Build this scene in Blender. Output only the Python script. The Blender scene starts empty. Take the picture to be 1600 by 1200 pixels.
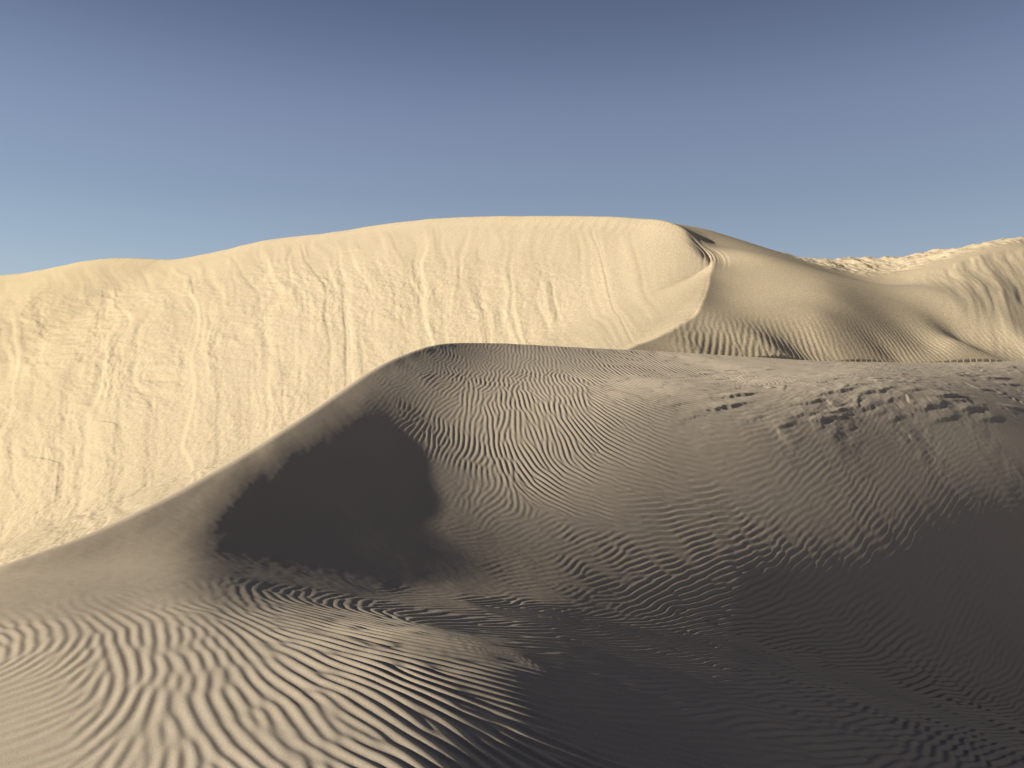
import bpy, math
import numpy as np

# ------------------------------------------------------------------ camera, light, exposure
scene = bpy.context.scene
SUN_ELEVATION = 17.0          # low sun, straight from the left
SUN_TOWARDS_CAMERA = 21.0

cam_data = bpy.data.cameras.new("camera")
cam_data.sensor_width = 36.0
cam_data.lens = 36.0 * 1256.0 / 1600.0
cam_data.clip_start = 0.05
cam_data.clip_end = 20000.0
cam = bpy.data.objects.new("camera", cam_data)
scene.collection.objects.link(cam)
cam.location = (0.0, 0.0, 1.6)
cam.rotation_euler = (math.radians(90.0), 0.0, 0.0)
scene.camera = cam

world = bpy.data.worlds.new("World")
scene.world = world
world.use_nodes = True
wn = world.node_tree
sky = wn.nodes.new("ShaderNodeTexSky")
sky.sky_type = 'NISHITA'
sky.sun_disc = False
sky.sun_elevation = math.radians(SUN_ELEVATION)
sky.sun_rotation = math.radians(90.0 + SUN_TOWARDS_CAMERA)
sky.altitude = 300.0
sky.air_density = 1.0
sky.dust_density = 0.35
sky.ozone_density = 2.0
bg = wn.nodes["Background"]
bg.inputs["Strength"].default_value = 0.095
# clear dry air: pale towards the horizon, deep and dim overhead
wtc = wn.nodes.new("ShaderNodeTexCoord"); wsep = wn.nodes.new("ShaderNodeSeparateXYZ")
wn.links.new(wtc.outputs["Generated"], wsep.inputs[0])
wr = wn.nodes.new("ShaderNodeValToRGB"); wn.links.new(wsep.outputs["Z"], wr.inputs[0])
cr = wr.color_ramp; cr.interpolation = 'EASE'
cr.elements[0].position = 0.0; cr.elements[0].color = (.84, .72, .68, 1)
cr.elements[1].position = 0.62; cr.elements[1].color = (.05, .04, .04, 1)
for pos, c in ((.20, (.87, .73, .68)), (.30, (1.0, .78, .74)), (.43, (.66, .52, .53)), (.50, (.25, .19, .20))):
    e_ = cr.elements.new(pos); e_.color = (*c, 1)
wm = wn.nodes.new("ShaderNodeMix"); wm.data_type = 'RGBA'; wm.blend_type = 'MULTIPLY'; wm.inputs[0].default_value = 1.0
wn.links.new(sky.outputs[0], wm.inputs[6]); wn.links.new(wr.outputs[0], wm.inputs[7])
wg = wn.nodes.new("ShaderNodeValToRGB"); wn.links.new(wsep.outputs["Z"], wg.inputs[0]); gr = wg.color_ramp
def lin(c): return tuple((((v / 255) + .055) / 1.055) ** 2.4 for v in c)
stops = ((0.0, (170, 180, 190)), (.13, (158, 175, 195)), (.17, (150, 168, 190)), (.22, (138, 155, 180)), (.31, (122, 137, 167)),
         (.43, (92, 106, 137)), (.50, (62, 69, 98)), (.62, (26, 30, 44)), (1.0, (18, 21, 32)))
gr.elements[0].position = 0.0; gr.elements[0].color = (*lin(stops[0][1]), 1); gr.elements[1].position = 1.0; gr.elements[1].color = (*lin(stops[-1][1]), 1)
for pos, c in stops[1:-1]: gr.elements.new(pos).color = (*lin(c), 1)
wk = wn.nodes.new("ShaderNodeVectorMath"); wk.operation = 'SCALE'; wk.inputs["Scale"].default_value = 1 / (.095 * 2 ** .65)
wn.links.new(wg.outputs[0], wk.inputs[0])
wb = wn.nodes.new("ShaderNodeMix"); wb.data_type = 'RGBA'; wb.inputs[0].default_value = 0.6
wn.links.new(wm.outputs[2], wb.inputs[6]); wn.links.new(wk.outputs[0], wb.inputs[7])
wn.links.new(wb.outputs[2], bg.inputs["Color"])

sun_data = bpy.data.lights.new("sun", 'SUN')
sun_data.energy = 5.0
sun_data.angle = math.radians(0.5)
sun_data.color = (1.0, 0.90, 0.74)
sun = bpy.data.objects.new("sun", sun_data)
scene.collection.objects.link(sun)
az, el = math.radians(SUN_TOWARDS_CAMERA), math.radians(SUN_ELEVATION)
to_sun = (-math.cos(az) * math.cos(el), -math.sin(az) * math.cos(el), math.sin(el))
from mathutils import Vector
sun.rotation_euler = Vector(to_sun).to_track_quat('Z', 'Y').to_euler()
sun.location = (-30, 0, 20)

scene.view_settings.view_transform = 'Standard'
scene.view_settings.look = 'None'
scene.view_settings.gamma = 1.0
scene.view_settings.exposure = 0.65

# ------------------------------------------------------------------ survey of the place, metres
# x to the right, y away, z up.  RIPPLES: x, y, compass of the ripple crests (degrees), wavelength.
# RIPPLE_HEIGHT and ROUGHNESS: x, y, strength.  CREST, WALL, CREST_RIGHT, RIDGE: x, y, z.
RIDGE = [
    (-5.52,6.30,-0.33), (-5.22,6.50,-0.24), (-4.93,6.71,-0.14), (-4.71,6.91,-0.06), (-4.53,7.13,0.01), (-4.38,7.37,0.07),
    (-4.23,7.65,0.12), (-4.10,8.00,0.18), (-3.96,8.45,0.27), (-3.80,9.12,0.40), (-3.62,9.89,0.57), (-3.41,10.79,0.79),
    (-3.19,11.59,1.03), (-3.03,12.19,1.21), (-2.88,12.75,1.39), (-2.73,13.31,1.57), (-2.58,13.85,1.75), (-2.44,14.36,1.90),
    (-2.29,14.89,2.04), (-2.12,15.45,2.17), (-1.94,16.03,2.29), (-1.75,16.64,2.40), (-1.53,17.21,2.48), (-1.28,17.72,2.53),
    (-0.88,18.23,2.56), (-0.31,18.74,2.58), (0.39,19.25,2.57), (1.20,19.76,2.55), (2.06,20.33,2.53), (2.97,20.94,2.52),
    (3.93,21.55,2.50), (4.94,22.16,2.47), (6.02,22.83,2.44), (7.16,23.54,2.41), (8.34,24.19,2.37), (9.55,24.81,2.33),
    (10.82,25.42,2.31), (12.14,26.02,2.30), (13.49,26.60,2.31), (14.87,27.16,2.34), (16.26,27.65,2.38), (17.74,28.13,2.44),
    (19.69,28.73,2.52), (21.93,29.39,2.62),
]
RIPPLES = [
    (-3.08,4.84,139.72,0.03), (-2.79,4.61,121.18,0.02), (-2.78,4.37,42.63,0.06), (-2.52,3.96,19.09,0.08), (-2.24,3.51,11.87,0.10), (-2.18,3.92,27.80,0.09),
    (-1.93,3.47,38.61,0.12), (-2.41,4.32,63.20,0.07), (-2.41,4.66,114.40,0.03), (-2.86,4.86,137.86,0.02), (-2.02,4.09,104.86,0.06), (-2.22,4.65,112.45,0.04),
    (-2.56,4.95,130.62,0.03), (-1.85,4.22,112.88,0.06), (-1.77,3.71,92.18,0.08), (-1.47,3.35,109.45,0.07), (-1.84,4.63,114.88,0.05), (-1.52,3.74,116.11,0.08),
    (-1.29,3.37,118.50,0.07), (-1.59,4.45,127.27,0.05), (-1.27,3.99,125.00,0.07), (-1.06,3.34,119.27,0.07), (-2.01,5.04,139.65,0.05), (-1.61,5.07,146.37,0.07),
    (-1.13,4.73,142.90,0.07), (-0.96,4.00,131.67,0.07), (-0.70,3.52,126.06,0.07), (-1.50,5.90,170.92,0.21), (-0.79,4.94,178.66,0.13), (-0.67,4.23,144.75,0.09),
    (-0.45,3.74,137.31,0.10), (-0.28,3.48,137.81,0.10), (-0.57,7.20,60.47,0.19), (-0.39,4.93,28.35,0.11), (-0.17,4.36,1.31,0.10), (0.00,3.90,160.34,0.11),
    (0.00,9.48,49.04,0.10), (0.25,6.40,45.97,0.20), (0.39,4.86,27.93,0.09), (0.00,10.64,47.02,0.05), (1.36,11.38,51.02,0.06), (1.67,10.51,56.55,0.09),
    (2.98,12.47,46.75,0.06), (4.26,13.39,44.86,0.06), (5.82,14.63,42.39,0.05), (7.47,15.63,43.49,0.05), (9.11,16.34,44.46,0.05), (10.71,17.94,31.72,0.05),
    (5.18,13.02,47.78,0.06), (8.24,14.79,44.43,0.05), (2.93,7.37,53.42,0.10), (6.52,11.69,51.26,0.15), (1.30,5.46,43.61,0.08), (0.86,4.32,19.95,0.08),
    (2.11,13.25,39.71,0.06), (1.02,12.78,4.83,0.09), (0.51,12.84,166.15,0.11), (0.00,12.93,127.51,0.11), (-0.82,12.88,75.42,0.06), (-0.43,13.36,78.13,0.08),
    (0.00,13.96,83.79,0.09), (0.56,14.11,90.98,0.10), (0.54,13.51,100.50,0.11), (1.10,13.82,114.77,0.12), (1.19,14.92,89.42,0.10), (0.64,16.17,88.79,0.09),
    (1.67,14.01,137.07,0.11), (1.61,13.50,5.48,0.08), (2.11,14.75,142.01,0.11), (2.60,16.35,123.92,0.21), (2.56,14.62,174.36,0.08), (2.80,14.33,28.52,0.06),
    (2.21,13.91,21.49,0.07), (3.14,15.18,178.55,0.10), (2.53,15.11,146.08,0.11), (2.09,14.17,160.38,0.09), (3.18,14.80,29.42,0.06), (-0.60,15.08,86.43,0.09),
    (-1.09,13.73,75.01,0.07), (-1.58,13.24,73.90,0.06), (-1.80,14.15,80.67,0.05), (-1.20,15.03,82.78,0.07), (-0.68,17.04,86.52,0.07), (0.00,17.68,87.85,0.08),
    (-1.53,15.97,81.24,0.05), (1.48,18.61,92.79,0.09), (2.30,18.03,99.17,0.11), (3.84,19.28,109.07,0.15), (5.89,21.15,126.58,0.26), (3.83,16.04,178.94,0.19),
    (3.52,14.74,38.85,0.05), (4.80,15.07,39.74,0.05), (6.19,15.54,42.22,0.05), (8.00,16.75,45.18,0.06), (-1.86,5.83,105.11,0.02), (-1.55,6.48,100.20,0.02),
]
RIPPLE_HEIGHT = [
    (-4.53,7.12,0.00), (-3.54,5.56,0.00), (-3.24,5.08,0.15), (-3.12,4.90,0.60), (-3.65,6.55,0.00), (-2.89,5.18,0.15),
    (-2.77,4.97,0.60), (-3.81,7.98,0.00), (-3.09,6.46,0.00), (-2.55,5.34,0.15), (-2.43,5.08,0.50), (-3.57,8.98,0.00),
    (-2.29,5.74,0.10), (-2.11,5.30,0.40), (-3.25,7.86,0.00), (-3.40,10.67,0.00), (-2.93,12.27,0.00), (-2.58,13.49,0.00),
    (-2.28,14.33,0.10), (-1.96,15.42,0.20), (-2.00,13.98,0.50), (-2.07,13.01,0.20), (-2.92,9.17,0.00), (-2.51,10.51,0.00),
    (-2.16,9.04,0.00), (-1.92,12.05,0.00), (-1.71,10.77,0.00), (-1.54,9.66,0.00), (-2.93,8.17,0.00), (-3.04,10.92,0.00),
    (-2.15,7.73,0.00), (-1.70,8.52,0.00), (-2.47,12.43,0.00), (-1.66,11.93,0.10), (-1.49,12.44,0.50), (-1.56,13.07,0.90),
    (-0.95,11.96,0.15), (-0.89,11.13,0.15), (-0.47,11.76,0.50), (-0.43,10.80,0.35), (-0.80,10.01,0.05), (-0.17,10.68,0.15),
    (0.46,11.53,0.30), (-1.10,9.17,0.05), (-0.76,9.49,0.05), (0.00,10.48,0.40), (-2.06,5.76,0.45), (-1.71,6.12,0.50),
    (-1.38,6.94,0.50), (-1.01,8.49,0.30), (-1.68,5.26,0.70), (-1.01,6.36,0.70), (-2.95,4.63,0.80), (-2.52,3.96,0.70),
    (-2.20,3.46,0.70), (-2.22,4.65,1.00), (-1.86,3.89,1.00), (-1.48,4.66,1.00), (-1.12,3.53,1.00), (-0.79,4.94,1.00),
    (-0.56,3.54,1.00), (0.00,8.75,1.00), (0.00,4.31,1.00), (-1.02,12.77,1.00), (-1.17,14.68,1.00), (-1.30,16.28,0.60),
    (-1.11,17.38,0.40), (0.00,18.28,0.60), (1.51,18.98,0.60), (3.18,19.96,0.50), (0.00,13.21,1.10), (1.14,14.27,1.10),
    (0.62,15.61,1.00), (2.34,14.67,0.80), (2.13,13.37,1.00), (0.92,11.52,0.80), (3.19,13.34,0.90), (5.91,14.85,0.60),
    (9.46,16.98,0.50), (4.80,15.07,0.60), (8.00,16.75,0.40), (1.30,8.17,0.90), (3.54,11.13,1.00), (6.33,13.25,1.00),
    (9.69,15.21,1.00), (1.14,4.78,1.00), (4.48,8.03,1.00), (3.63,15.21,0.50), (5.31,16.66,0.30), (8.69,18.19,0.20),
    (14.54,22.83,0.20), (4.44,18.58,0.40), (8.46,21.26,0.30), (13.53,24.28,0.20),
]
ROUGHNESS = [
    (3.03,19.00,0.00), (3.72,17.98,0.40), (3.26,15.76,0.30), (3.07,14.82,0.45), (2.07,14.42,0.10), (2.83,14.23,0.20),
    (1.48,18.61,0.00), (1.08,13.55,0.00), (7.21,22.63,0.25), (5.80,18.20,0.80), (5.04,15.82,0.80), (4.84,15.20,0.50),
    (4.69,14.72,0.05), (8.85,22.23,0.70), (6.89,17.32,1.00), (6.54,16.43,0.90), (6.29,15.80,0.30), (6.09,15.30,0.00),
    (11.15,23.34,0.80), (8.69,18.19,1.00), (8.32,17.41,0.80), (8.00,16.75,0.10), (14.03,25.17,0.90), (10.91,19.58,1.00),
    (10.37,18.61,0.70), (9.98,17.90,0.10), (16.72,26.25,1.00), (14.54,22.83,1.00), (12.97,20.37,0.50), (12.13,19.05,0.00),
    (0.00,13.96,0.00), (0.00,10.13,0.00), (4.08,12.81,0.00), (8.53,15.31,0.00), (-1.95,8.16,0.00), (-2.22,4.65,0.00),
    (2.03,12.76,0.00), (3.30,13.80,0.00), (7.58,15.87,0.00), (2.36,14.85,0.10), (16.85,27.84,0.80),
]
LEDGES = [
    (7.49,20.24,0.50), (7.74,19.24,0.60), (9.13,19.77,0.70), (11.46,21.80,0.60), (12.94,23.22,0.80), (6.61,20.75,0.50),
    (6.21,18.15,0.40), (4.77,17.12,0.50), (4.65,16.45,1.00), (7.16,17.63,1.10), (8.22,18.12,1.10), (9.44,18.83,0.60),
    (10.50,19.26,1.10), (4.19,15.70,1.10), (6.21,16.77,0.90), (7.52,17.48,0.60), (8.43,17.95,0.60), (7.77,17.43,0.90),
    (9.69,18.44,1.20), (5.97,16.30,0.80), (6.58,16.52,1.10), (8.07,17.48,0.60), (4.52,17.75,0.40), (14.64,24.19,1.20),
    (14.76,23.77,1.00), (12.83,21.78,0.80), (13.02,20.70,1.00), (3.18,15.37,0.50), (3.42,15.09,0.60), (10.95,19.11,1.00),
    (11.44,19.15,0.80), (10.46,21.53,0.60), (7.85,18.26,0.60), (4.72,15.60,0.50), (5.40,15.76,0.50), (4.56,19.09,0.30),
    (9.90,18.29,0.90), (16.39,26.39,0.70), (14.58,25.44,0.60), (12.47,24.29,0.50), (9.58,21.88,0.40), (8.36,17.50,0.60),
    (7.00,16.58,0.40),
]
CREST = [
    (-89.43,93.60,11.29), (-63.54,84.00,12.17), (-48.92,76.80,11.99), (-43.48,73.80,12.06), (-37.45,70.20,12.33), (-33.76,68.40,12.33),
    (-30.22,66.60,11.99), (-27.86,65.40,11.75), (-22.85,62.40,11.93), (-17.97,59.40,12.29), (-13.47,56.40,12.15), (-8.41,52.80,12.11),
    (-4.76,49.80,11.87), (0.00,45.60,11.15), (3.37,42.36,10.47), (6.27,39.36,9.72), (7.22,37.80,9.27), (7.84,36.48,8.63),
    (8.20,35.52,7.82), (8.53,34.32,7.01), (7.60,31.10,5.81), (6.76,28.30,4.75), (5.68,25.50,3.73), (4.51,23.60,3.10),
    (3.34,22.10,2.66),
]
WALL = [
    (9.46,39.60,9.26), (11.23,41.50,9.13), (13.16,43.50,8.87), (14.85,45.50,8.70), (16.46,47.00,8.52), (8.81,36.90,8.12),
    (9.35,35.60,7.61), (10.00,34.90,7.35), (10.50,33.80,6.90), (11.32,32.30,6.13), (8.55,31.60,5.88), (7.69,28.40,4.54),
    (6.57,25.00,3.39), (5.08,22.80,2.69), (10.35,32.50,6.26), (9.52,29.90,5.17), (8.60,27.00,3.96), (7.77,24.40,2.96),
    (11.07,30.90,5.59), (10.21,28.50,4.55), (11.98,30.70,5.49), (11.62,29.20,4.85), (10.71,26.90,3.74), (10.27,25.80,2.94),
    (10.07,25.30,2.41), (14.81,31.00,4.86), (13.95,29.20,3.92), (12.99,27.20,2.90), (12.66,26.50,2.34), (16.66,32.20,5.39),
    (19.51,35.00,6.34), (17.22,30.90,4.55), (15.77,28.30,3.18), (16.44,29.50,2.59), (23.06,36.20,6.79), (20.38,32.00,4.66),
    (18.79,29.50,3.24), (18.60,29.20,2.62), (29.12,38.50,6.81), (24.20,32.00,3.13), (17.21,47.00,8.60), (18.71,47.00,8.75),
    (20.58,47.00,8.90), (22.45,47.00,9.01), (24.06,46.50,9.08), (25.36,45.50,9.10), (25.92,44.00,8.99), (14.90,36.00,6.47),
    (19.59,41.00,7.25), (15.11,34.50,5.97), (15.42,29.80,3.97), (14.59,28.20,2.95), (5.94,23.30,2.60), (6.79,23.70,2.56),
    (7.71,24.20,2.52), (8.92,24.90,2.47), (16.44,29.50,3.78), (19.55,30.70,3.87),
]
CREST_RIGHT = [
    (16.16,35.00,5.92), (17.73,36.50,6.42), (19.04,36.80,6.87), (20.90,37.50,7.48), (22.39,38.00,7.89), (24.52,38.50,8.22),
    (28.66,40.00,8.67), (34.28,41.00,8.98), (44.51,43.00,9.13),
]
SURVEY_NEAR_X = -8.6; SURVEY_NEAR_Y = 2.0; SURVEY_NEAR_STEP = 0.2
SURVEY_NEAR = [
[-709,731,0,1,0,1,0,1,-1,2,-1,0,1,0,-1,0,0,0,-2,0,-1,-1,-1,-1,-1,-1,-1,-1,-1,0,-1,0,-1,1,-1,0,-1,0,2,-2,-4,-8,-16,-15,0,-2,-2,-2,1,-1,1,-1,1,0,0,0,0,1,0,0,1,0,1,1,0,1,1,1,0,2,0,1,0,2,0,1,1,1,0,1,1,1,0,1,1,1,0,1,1,1,0,1,1,0,1,0,1,1,0,1,0,1,0,1,0,0,1,1,-1,1,1,0],
[-697,719,0,0,1,1,0,0,0,1,0,1,-1,1,-1,0,0,0,-2,0,-1,-1,-2,0,-2,-1,-1,-1,-1,0,-1,0,0,1,-1,0,-1,1,1,-2,-7,-6,-18,-12,-1,-2,-1,-2,0,0,0,1,-1,0,1,0,0,0,1,0,1,0,1,0,1,1,1,0,1,1,1,0,2,0,1,0,2,0,1,1,0,1,1,0,2,0,1,0,2,0,0,2,0,0,2,0,0,1,1,0,0,1,1,0,0,0,1,1,0,0,0,1],
[-685,706,1,0,1,0,1,0,0,1,0,0,1,-1,1,-1,0,-1,-1,0,-1,-2,0,-2,-2,0,-2,-1,-1,0,-1,1,-1,1,0,-1,1,1,-1,-2,-7,-8,-16,-13,1,-1,-2,-2,0,-1,1,0,0,0,0,1,-1,2,-1,1,0,1,1,0,0,2,0,1,1,1,0,1,1,1,0,2,0,0,2,0,1,1,0,1,1,0,1,2,-1,2,0,1,0,1,1,0,1,0,1,1,0,0,0,1,1,0,0,0,1,0,1,0],
[-673,694,1,0,0,1,0,1,0,1,0,0,0,1,-1,0,0,0,-2,0,-1,-2,-1,-1,-2,-2,0,-2,-1,0,-1,0,1,0,0,1,0,1,-1,-4,-6,-9,-17,-11,2,0,-2,-2,-2,0,0,1,-1,1,0,0,1,0,0,0,1,1,0,1,0,1,1,1,1,0,1,1,0,2,0,0,2,0,1,1,0,2,-1,2,0,1,1,0,2,-1,2,0,1,0,1,1,0,1,0,1,0,0,1,0,1,0,0,1,-1,2,-1,1],
[-661,682,0,1,0,0,1,1,0,0,1,0,1,-1,1,-1,0,-1,0,-1,-1,-2,-1,-1,-3,-1,-1,-2,-1,-1,0,1,-1,2,-1,1,2,0,-3,-3,-7,-9,-17,-8,1,0,-1,-2,-3,0,0,0,0,1,-1,1,0,0,1,0,1,0,1,0,1,1,1,0,1,1,1,0,2,-1,2,0,2,-1,2,0,1,1,0,1,1,0,2,0,0,1,1,1,0,1,0,1,0,1,1,0,0,1,0,0,1,0,0,1,0,0,1,0],
[-648,668,1,0,0,2,-1,2,-1,2,-1,1,1,-1,1,0,-1,0,-1,-1,-1,-1,-2,-2,-2,-2,-1,-2,-1,-1,0,1,0,0,1,1,1,-1,-2,-4,-6,-9,-18,-6,2,0,-2,-1,-3,-2,0,1,0,0,0,1,-1,1,0,1,0,1,0,1,1,0,2,0,0,2,0,2,-1,2,0,1,1,0,1,1,1,0,1,0,1,1,1,0,1,1,0,1,0,1,1,0,1,0,1,0,1,0,0,0,1,0,0,1,0,0,1,0],
[-636,656,0,1,0,1,0,1,1,0,1,0,0,1,-1,1,0,-1,0,-2,0,-2,-2,-2,-2,-2,-3,0,-2,-1,0,1,0,1,0,1,0,-1,-1,-5,-5,-9,-18,-4,1,0,-1,-1,-4,-2,0,0,1,0,-1,1,0,1,-1,1,1,0,1,1,0,1,1,1,0,1,1,1,0,2,-1,2,0,1,1,0,1,1,1,0,0,2,0,1,0,1,0,2,-1,1,1,1,0,0,1,1,-1,1,0,1,0,0,0,1,0,1,-1,1],
[-623,642,1,0,1,1,0,0,1,1,1,0,0,1,0,0,0,0,-1,-1,-1,-2,-1,-3,-2,-3,-1,-3,-1,0,-1,1,1,0,1,-1,0,-2,-1,-3,-4,-11,-15,-5,1,0,-1,0,-4,-3,0,0,0,0,0,1,0,-1,1,1,0,1,0,1,1,0,2,0,1,1,1,0,1,1,0,1,1,1,0,1,1,0,1,1,0,1,0,1,1,0,1,1,-1,2,0,1,0,1,0,0,1,0,0,1,0,0,1,-1,1,1,-1,2],
[-611,630,1,0,0,1,1,0,1,0,2,-1,2,0,0,0,1,-1,0,-1,-1,-2,-2,-3,-2,-3,-2,-2,-1,-1,0,0,2,0,-1,-1,0,-3,0,-2,-5,-12,-12,-4,0,0,0,-1,-3,-3,-2,1,0,0,0,0,0,0,1,0,0,1,1,0,2,0,1,1,0,2,0,1,0,2,0,0,2,0,1,0,2,-1,2,0,1,0,1,0,2,-1,1,1,0,1,0,1,0,1,0,1,0,0,0,1,0,0,1,-1,1,1,0,0],
[-598,617,0,0,1,1,0,1,0,1,1,1,0,1,1,-1,1,0,0,-1,-1,-2,-3,-2,-3,-3,-2,-2,-2,0,0,0,2,-2,-1,0,-1,-3,0,-2,-7,-10,-9,-5,0,0,0,0,-3,-3,-3,1,-1,1,-1,1,0,0,0,0,1,0,1,1,0,2,0,2,0,1,1,0,1,1,1,0,1,1,0,1,1,0,1,1,0,1,0,1,0,1,1,0,0,1,1,-1,2,0,0,1,0,0,0,1,0,0,1,0,0,0,1,0],
[-585,603,1,0,0,1,1,0,1,1,1,0,2,-1,2,0,0,1,-1,0,-1,-1,-3,-4,-3,-3,-3,-1,-1,-1,1,-1,0,-2,0,-1,-1,-2,-1,-3,-8,-8,-6,-5,-1,0,0,-1,0,-5,-2,-1,0,1,-1,0,1,-1,1,0,0,0,1,1,1,1,1,1,0,2,0,1,1,0,1,1,1,0,1,0,2,-1,2,0,1,0,1,0,1,0,1,0,1,0,0,1,1,0,0,1,0,0,1,-1,1,1,-1,1,0,0,1,0],
[-571,588,1,1,-1,2,0,1,1,0,1,1,1,1,1,0,1,0,0,0,0,-3,-1,-5,-3,-5,-2,-2,0,0,0,-1,-2,-2,1,-1,-3,1,-2,-6,-8,-5,-5,-3,-4,1,0,-1,1,-5,-3,-1,1,-1,0,0,0,0,0,1,-1,1,0,2,0,1,1,1,1,1,1,0,1,1,1,0,1,1,0,1,1,0,1,1,0,0,2,-1,1,1,0,0,1,1,-1,1,1,0,0,1,0,0,1,0,0,0,0,1,0,1,-1,2],
[-557,574,0,1,0,1,0,2,0,1,1,0,2,1,0,1,1,1,0,0,0,-2,-2,-4,-5,-5,-4,0,0,0,0,-2,-3,0,0,-2,-2,0,-3,-6,-7,-4,-3,-4,-3,0,0,0,-1,-2,-4,-2,1,-1,0,0,0,-1,1,0,0,0,1,0,1,2,0,1,2,0,1,1,1,0,1,1,0,1,1,1,0,1,0,1,0,1,1,0,0,1,1,-1,1,1,0,0,1,0,0,1,0,0,0,1,0,0,1,0,0,0,1,0],
[-543,559,1,0,1,0,1,1,0,1,2,0,1,2,0,1,1,1,0,1,0,0,-3,-5,-6,-6,-4,0,0,1,-1,-3,-1,0,-1,-3,-1,-1,-5,-5,-4,-4,-2,-4,-4,1,-1,0,-1,0,-5,-2,-1,1,-1,0,-1,1,-1,1,0,-1,1,0,2,0,1,2,0,2,0,2,0,1,0,1,1,0,2,0,0,1,1,0,1,1,0,0,1,0,0,1,1,-1,1,1,-1,1,1,-1,1,1,-1,1,0,0,0,1,0,1,-1,2],
[-529,545,0,1,0,1,0,1,1,0,2,0,2,1,1,1,1,1,1,0,1,-1,-1,-5,-7,-8,-4,-1,2,0,-2,-2,0,1,-4,-5,2,-3,-4,-5,-2,-3,-2,-4,-3,-1,-1,0,1,-2,-3,-4,0,0,-1,0,0,-1,1,-1,0,1,-1,0,2,0,1,2,1,0,2,1,0,1,1,0,1,1,1,0,1,1,0,0,2,-1,2,-1,1,1,0,0,0,1,0,1,-1,1,1,-1,1,1,-1,1,0,0,0,1,0,0,1,0],
[-513,528,1,-1,2,0,0,1,1,1,1,1,1,2,0,2,1,1,0,1,1,1,-2,-5,-8,-9,-4,0,0,0,-2,0,1,-1,-6,-4,2,-4,-3,-3,-2,-2,-2,-3,-3,-3,0,0,-1,1,-3,-5,-1,0,0,0,-1,0,-1,1,-1,-1,1,0,1,0,1,1,2,1,1,0,2,0,1,1,1,0,1,0,1,1,1,0,0,2,-1,1,0,1,0,0,1,0,0,1,0,0,0,1,0,0,0,1,0,0,0,1,0,0,1,0],
[-497,511,1,0,1,0,1,0,1,1,1,2,0,2,1,2,0,2,0,1,1,1,-1,-6,-8,-10,-4,0,0,-2,0,2,0,-4,-8,1,-1,-3,-3,-1,-1,-2,-1,-2,-5,-3,0,-1,1,-1,-1,-5,-2,-1,0,0,0,0,-1,0,-1,0,-1,0,1,0,1,1,2,1,1,0,2,1,0,1,1,0,1,1,0,2,-1,2,0,0,1,0,0,1,1,-1,1,0,0,1,0,0,1,-1,1,0,1,-1,1,0,1,-1,1,1,-1,1],
[-480,494,0,0,1,0,1,1,0,1,1,1,2,1,2,1,2,0,2,0,1,2,-2,-8,-9,-8,-3,-1,0,-2,-1,4,-1,-8,-5,1,-1,-4,0,-1,0,-2,0,-2,-5,-4,0,0,-1,0,-1,-3,-5,0,0,0,-1,1,-1,-1,1,-2,-1,0,0,0,0,2,2,0,2,1,1,1,0,1,1,1,0,1,1,0,1,1,0,1,0,0,1,0,0,1,0,0,1,0,0,0,0,1,0,0,0,1,0,0,0,1,0,0,1,0],
[-463,477,-1,1,0,0,1,1,0,1,1,2,1,1,2,2,2,0,2,0,2,3,-5,-12,-9,-4,-1,-2,-1,-1,-1,3,-5,-7,-4,2,-1,-2,-1,0,0,-1,0,-1,-5,-4,-1,0,-1,0,0,-4,-4,-1,-1,1,-1,1,-1,0,-1,0,-2,-2,-1,1,1,1,1,2,1,1,1,0,2,0,1,1,1,0,1,1,0,1,0,1,0,1,0,0,1,-1,2,-1,1,-1,2,-1,0,1,0,0,0,1,0,0,0,1,-1,2,-1,1],
[-444,457,0,0,0,1,-1,2,0,1,1,2,0,3,2,1,3,1,0,2,3,2,-11,-14,-5,0,-3,0,-3,1,-1,-2,-6,-6,-1,1,-1,-1,-1,2,-1,0,-1,1,-5,-4,-2,0,-1,0,0,-3,-5,-1,-1,1,-1,0,0,-1,1,1,-4,-4,0,0,2,0,2,0,2,1,1,1,0,2,0,1,1,0,1,1,1,0,0,1,1,-1,2,-1,1,0,0,1,-1,1,1,-1,1,-1,1,0,1,-1,1,0,0,1,0,0,0,1],
[-424,436,0,1,-1,1,0,0,2,-1,2,1,2,1,3,3,1,2,1,1,5,-3,-14,-12,-1,-2,0,-2,-1,-1,0,-5,-8,-4,0,2,-2,1,-1,2,-1,0,-1,2,-4,-5,-2,0,-1,0,0,-2,-4,-3,-1,-1,1,-1,1,-1,0,1,-3,-3,-1,0,0,1,1,2,0,1,0,2,1,1,0,1,1,1,0,1,1,0,1,0,0,1,1,-1,1,1,-1,1,-1,2,-1,0,1,0,0,0,0,1,-1,1,1,-1,1,0,1,0],
[-404,416,0,0,0,0,0,0,1,1,1,0,3,1,2,4,2,2,1,2,5,-11,-13,-6,-1,-2,-2,0,0,-1,-3,-8,-7,-2,1,2,-2,1,1,0,0,0,0,0,-1,-6,-2,-1,1,-1,-1,0,-4,-4,-1,0,-1,0,-1,0,1,-1,-1,-2,-2,0,0,1,0,1,0,1,1,1,1,1,1,0,1,1,0,1,1,0,1,1,-1,2,-1,1,0,0,1,0,0,0,0,1,-1,1,0,1,-1,1,-1,1,1,-1,1,0,0,1],
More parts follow.
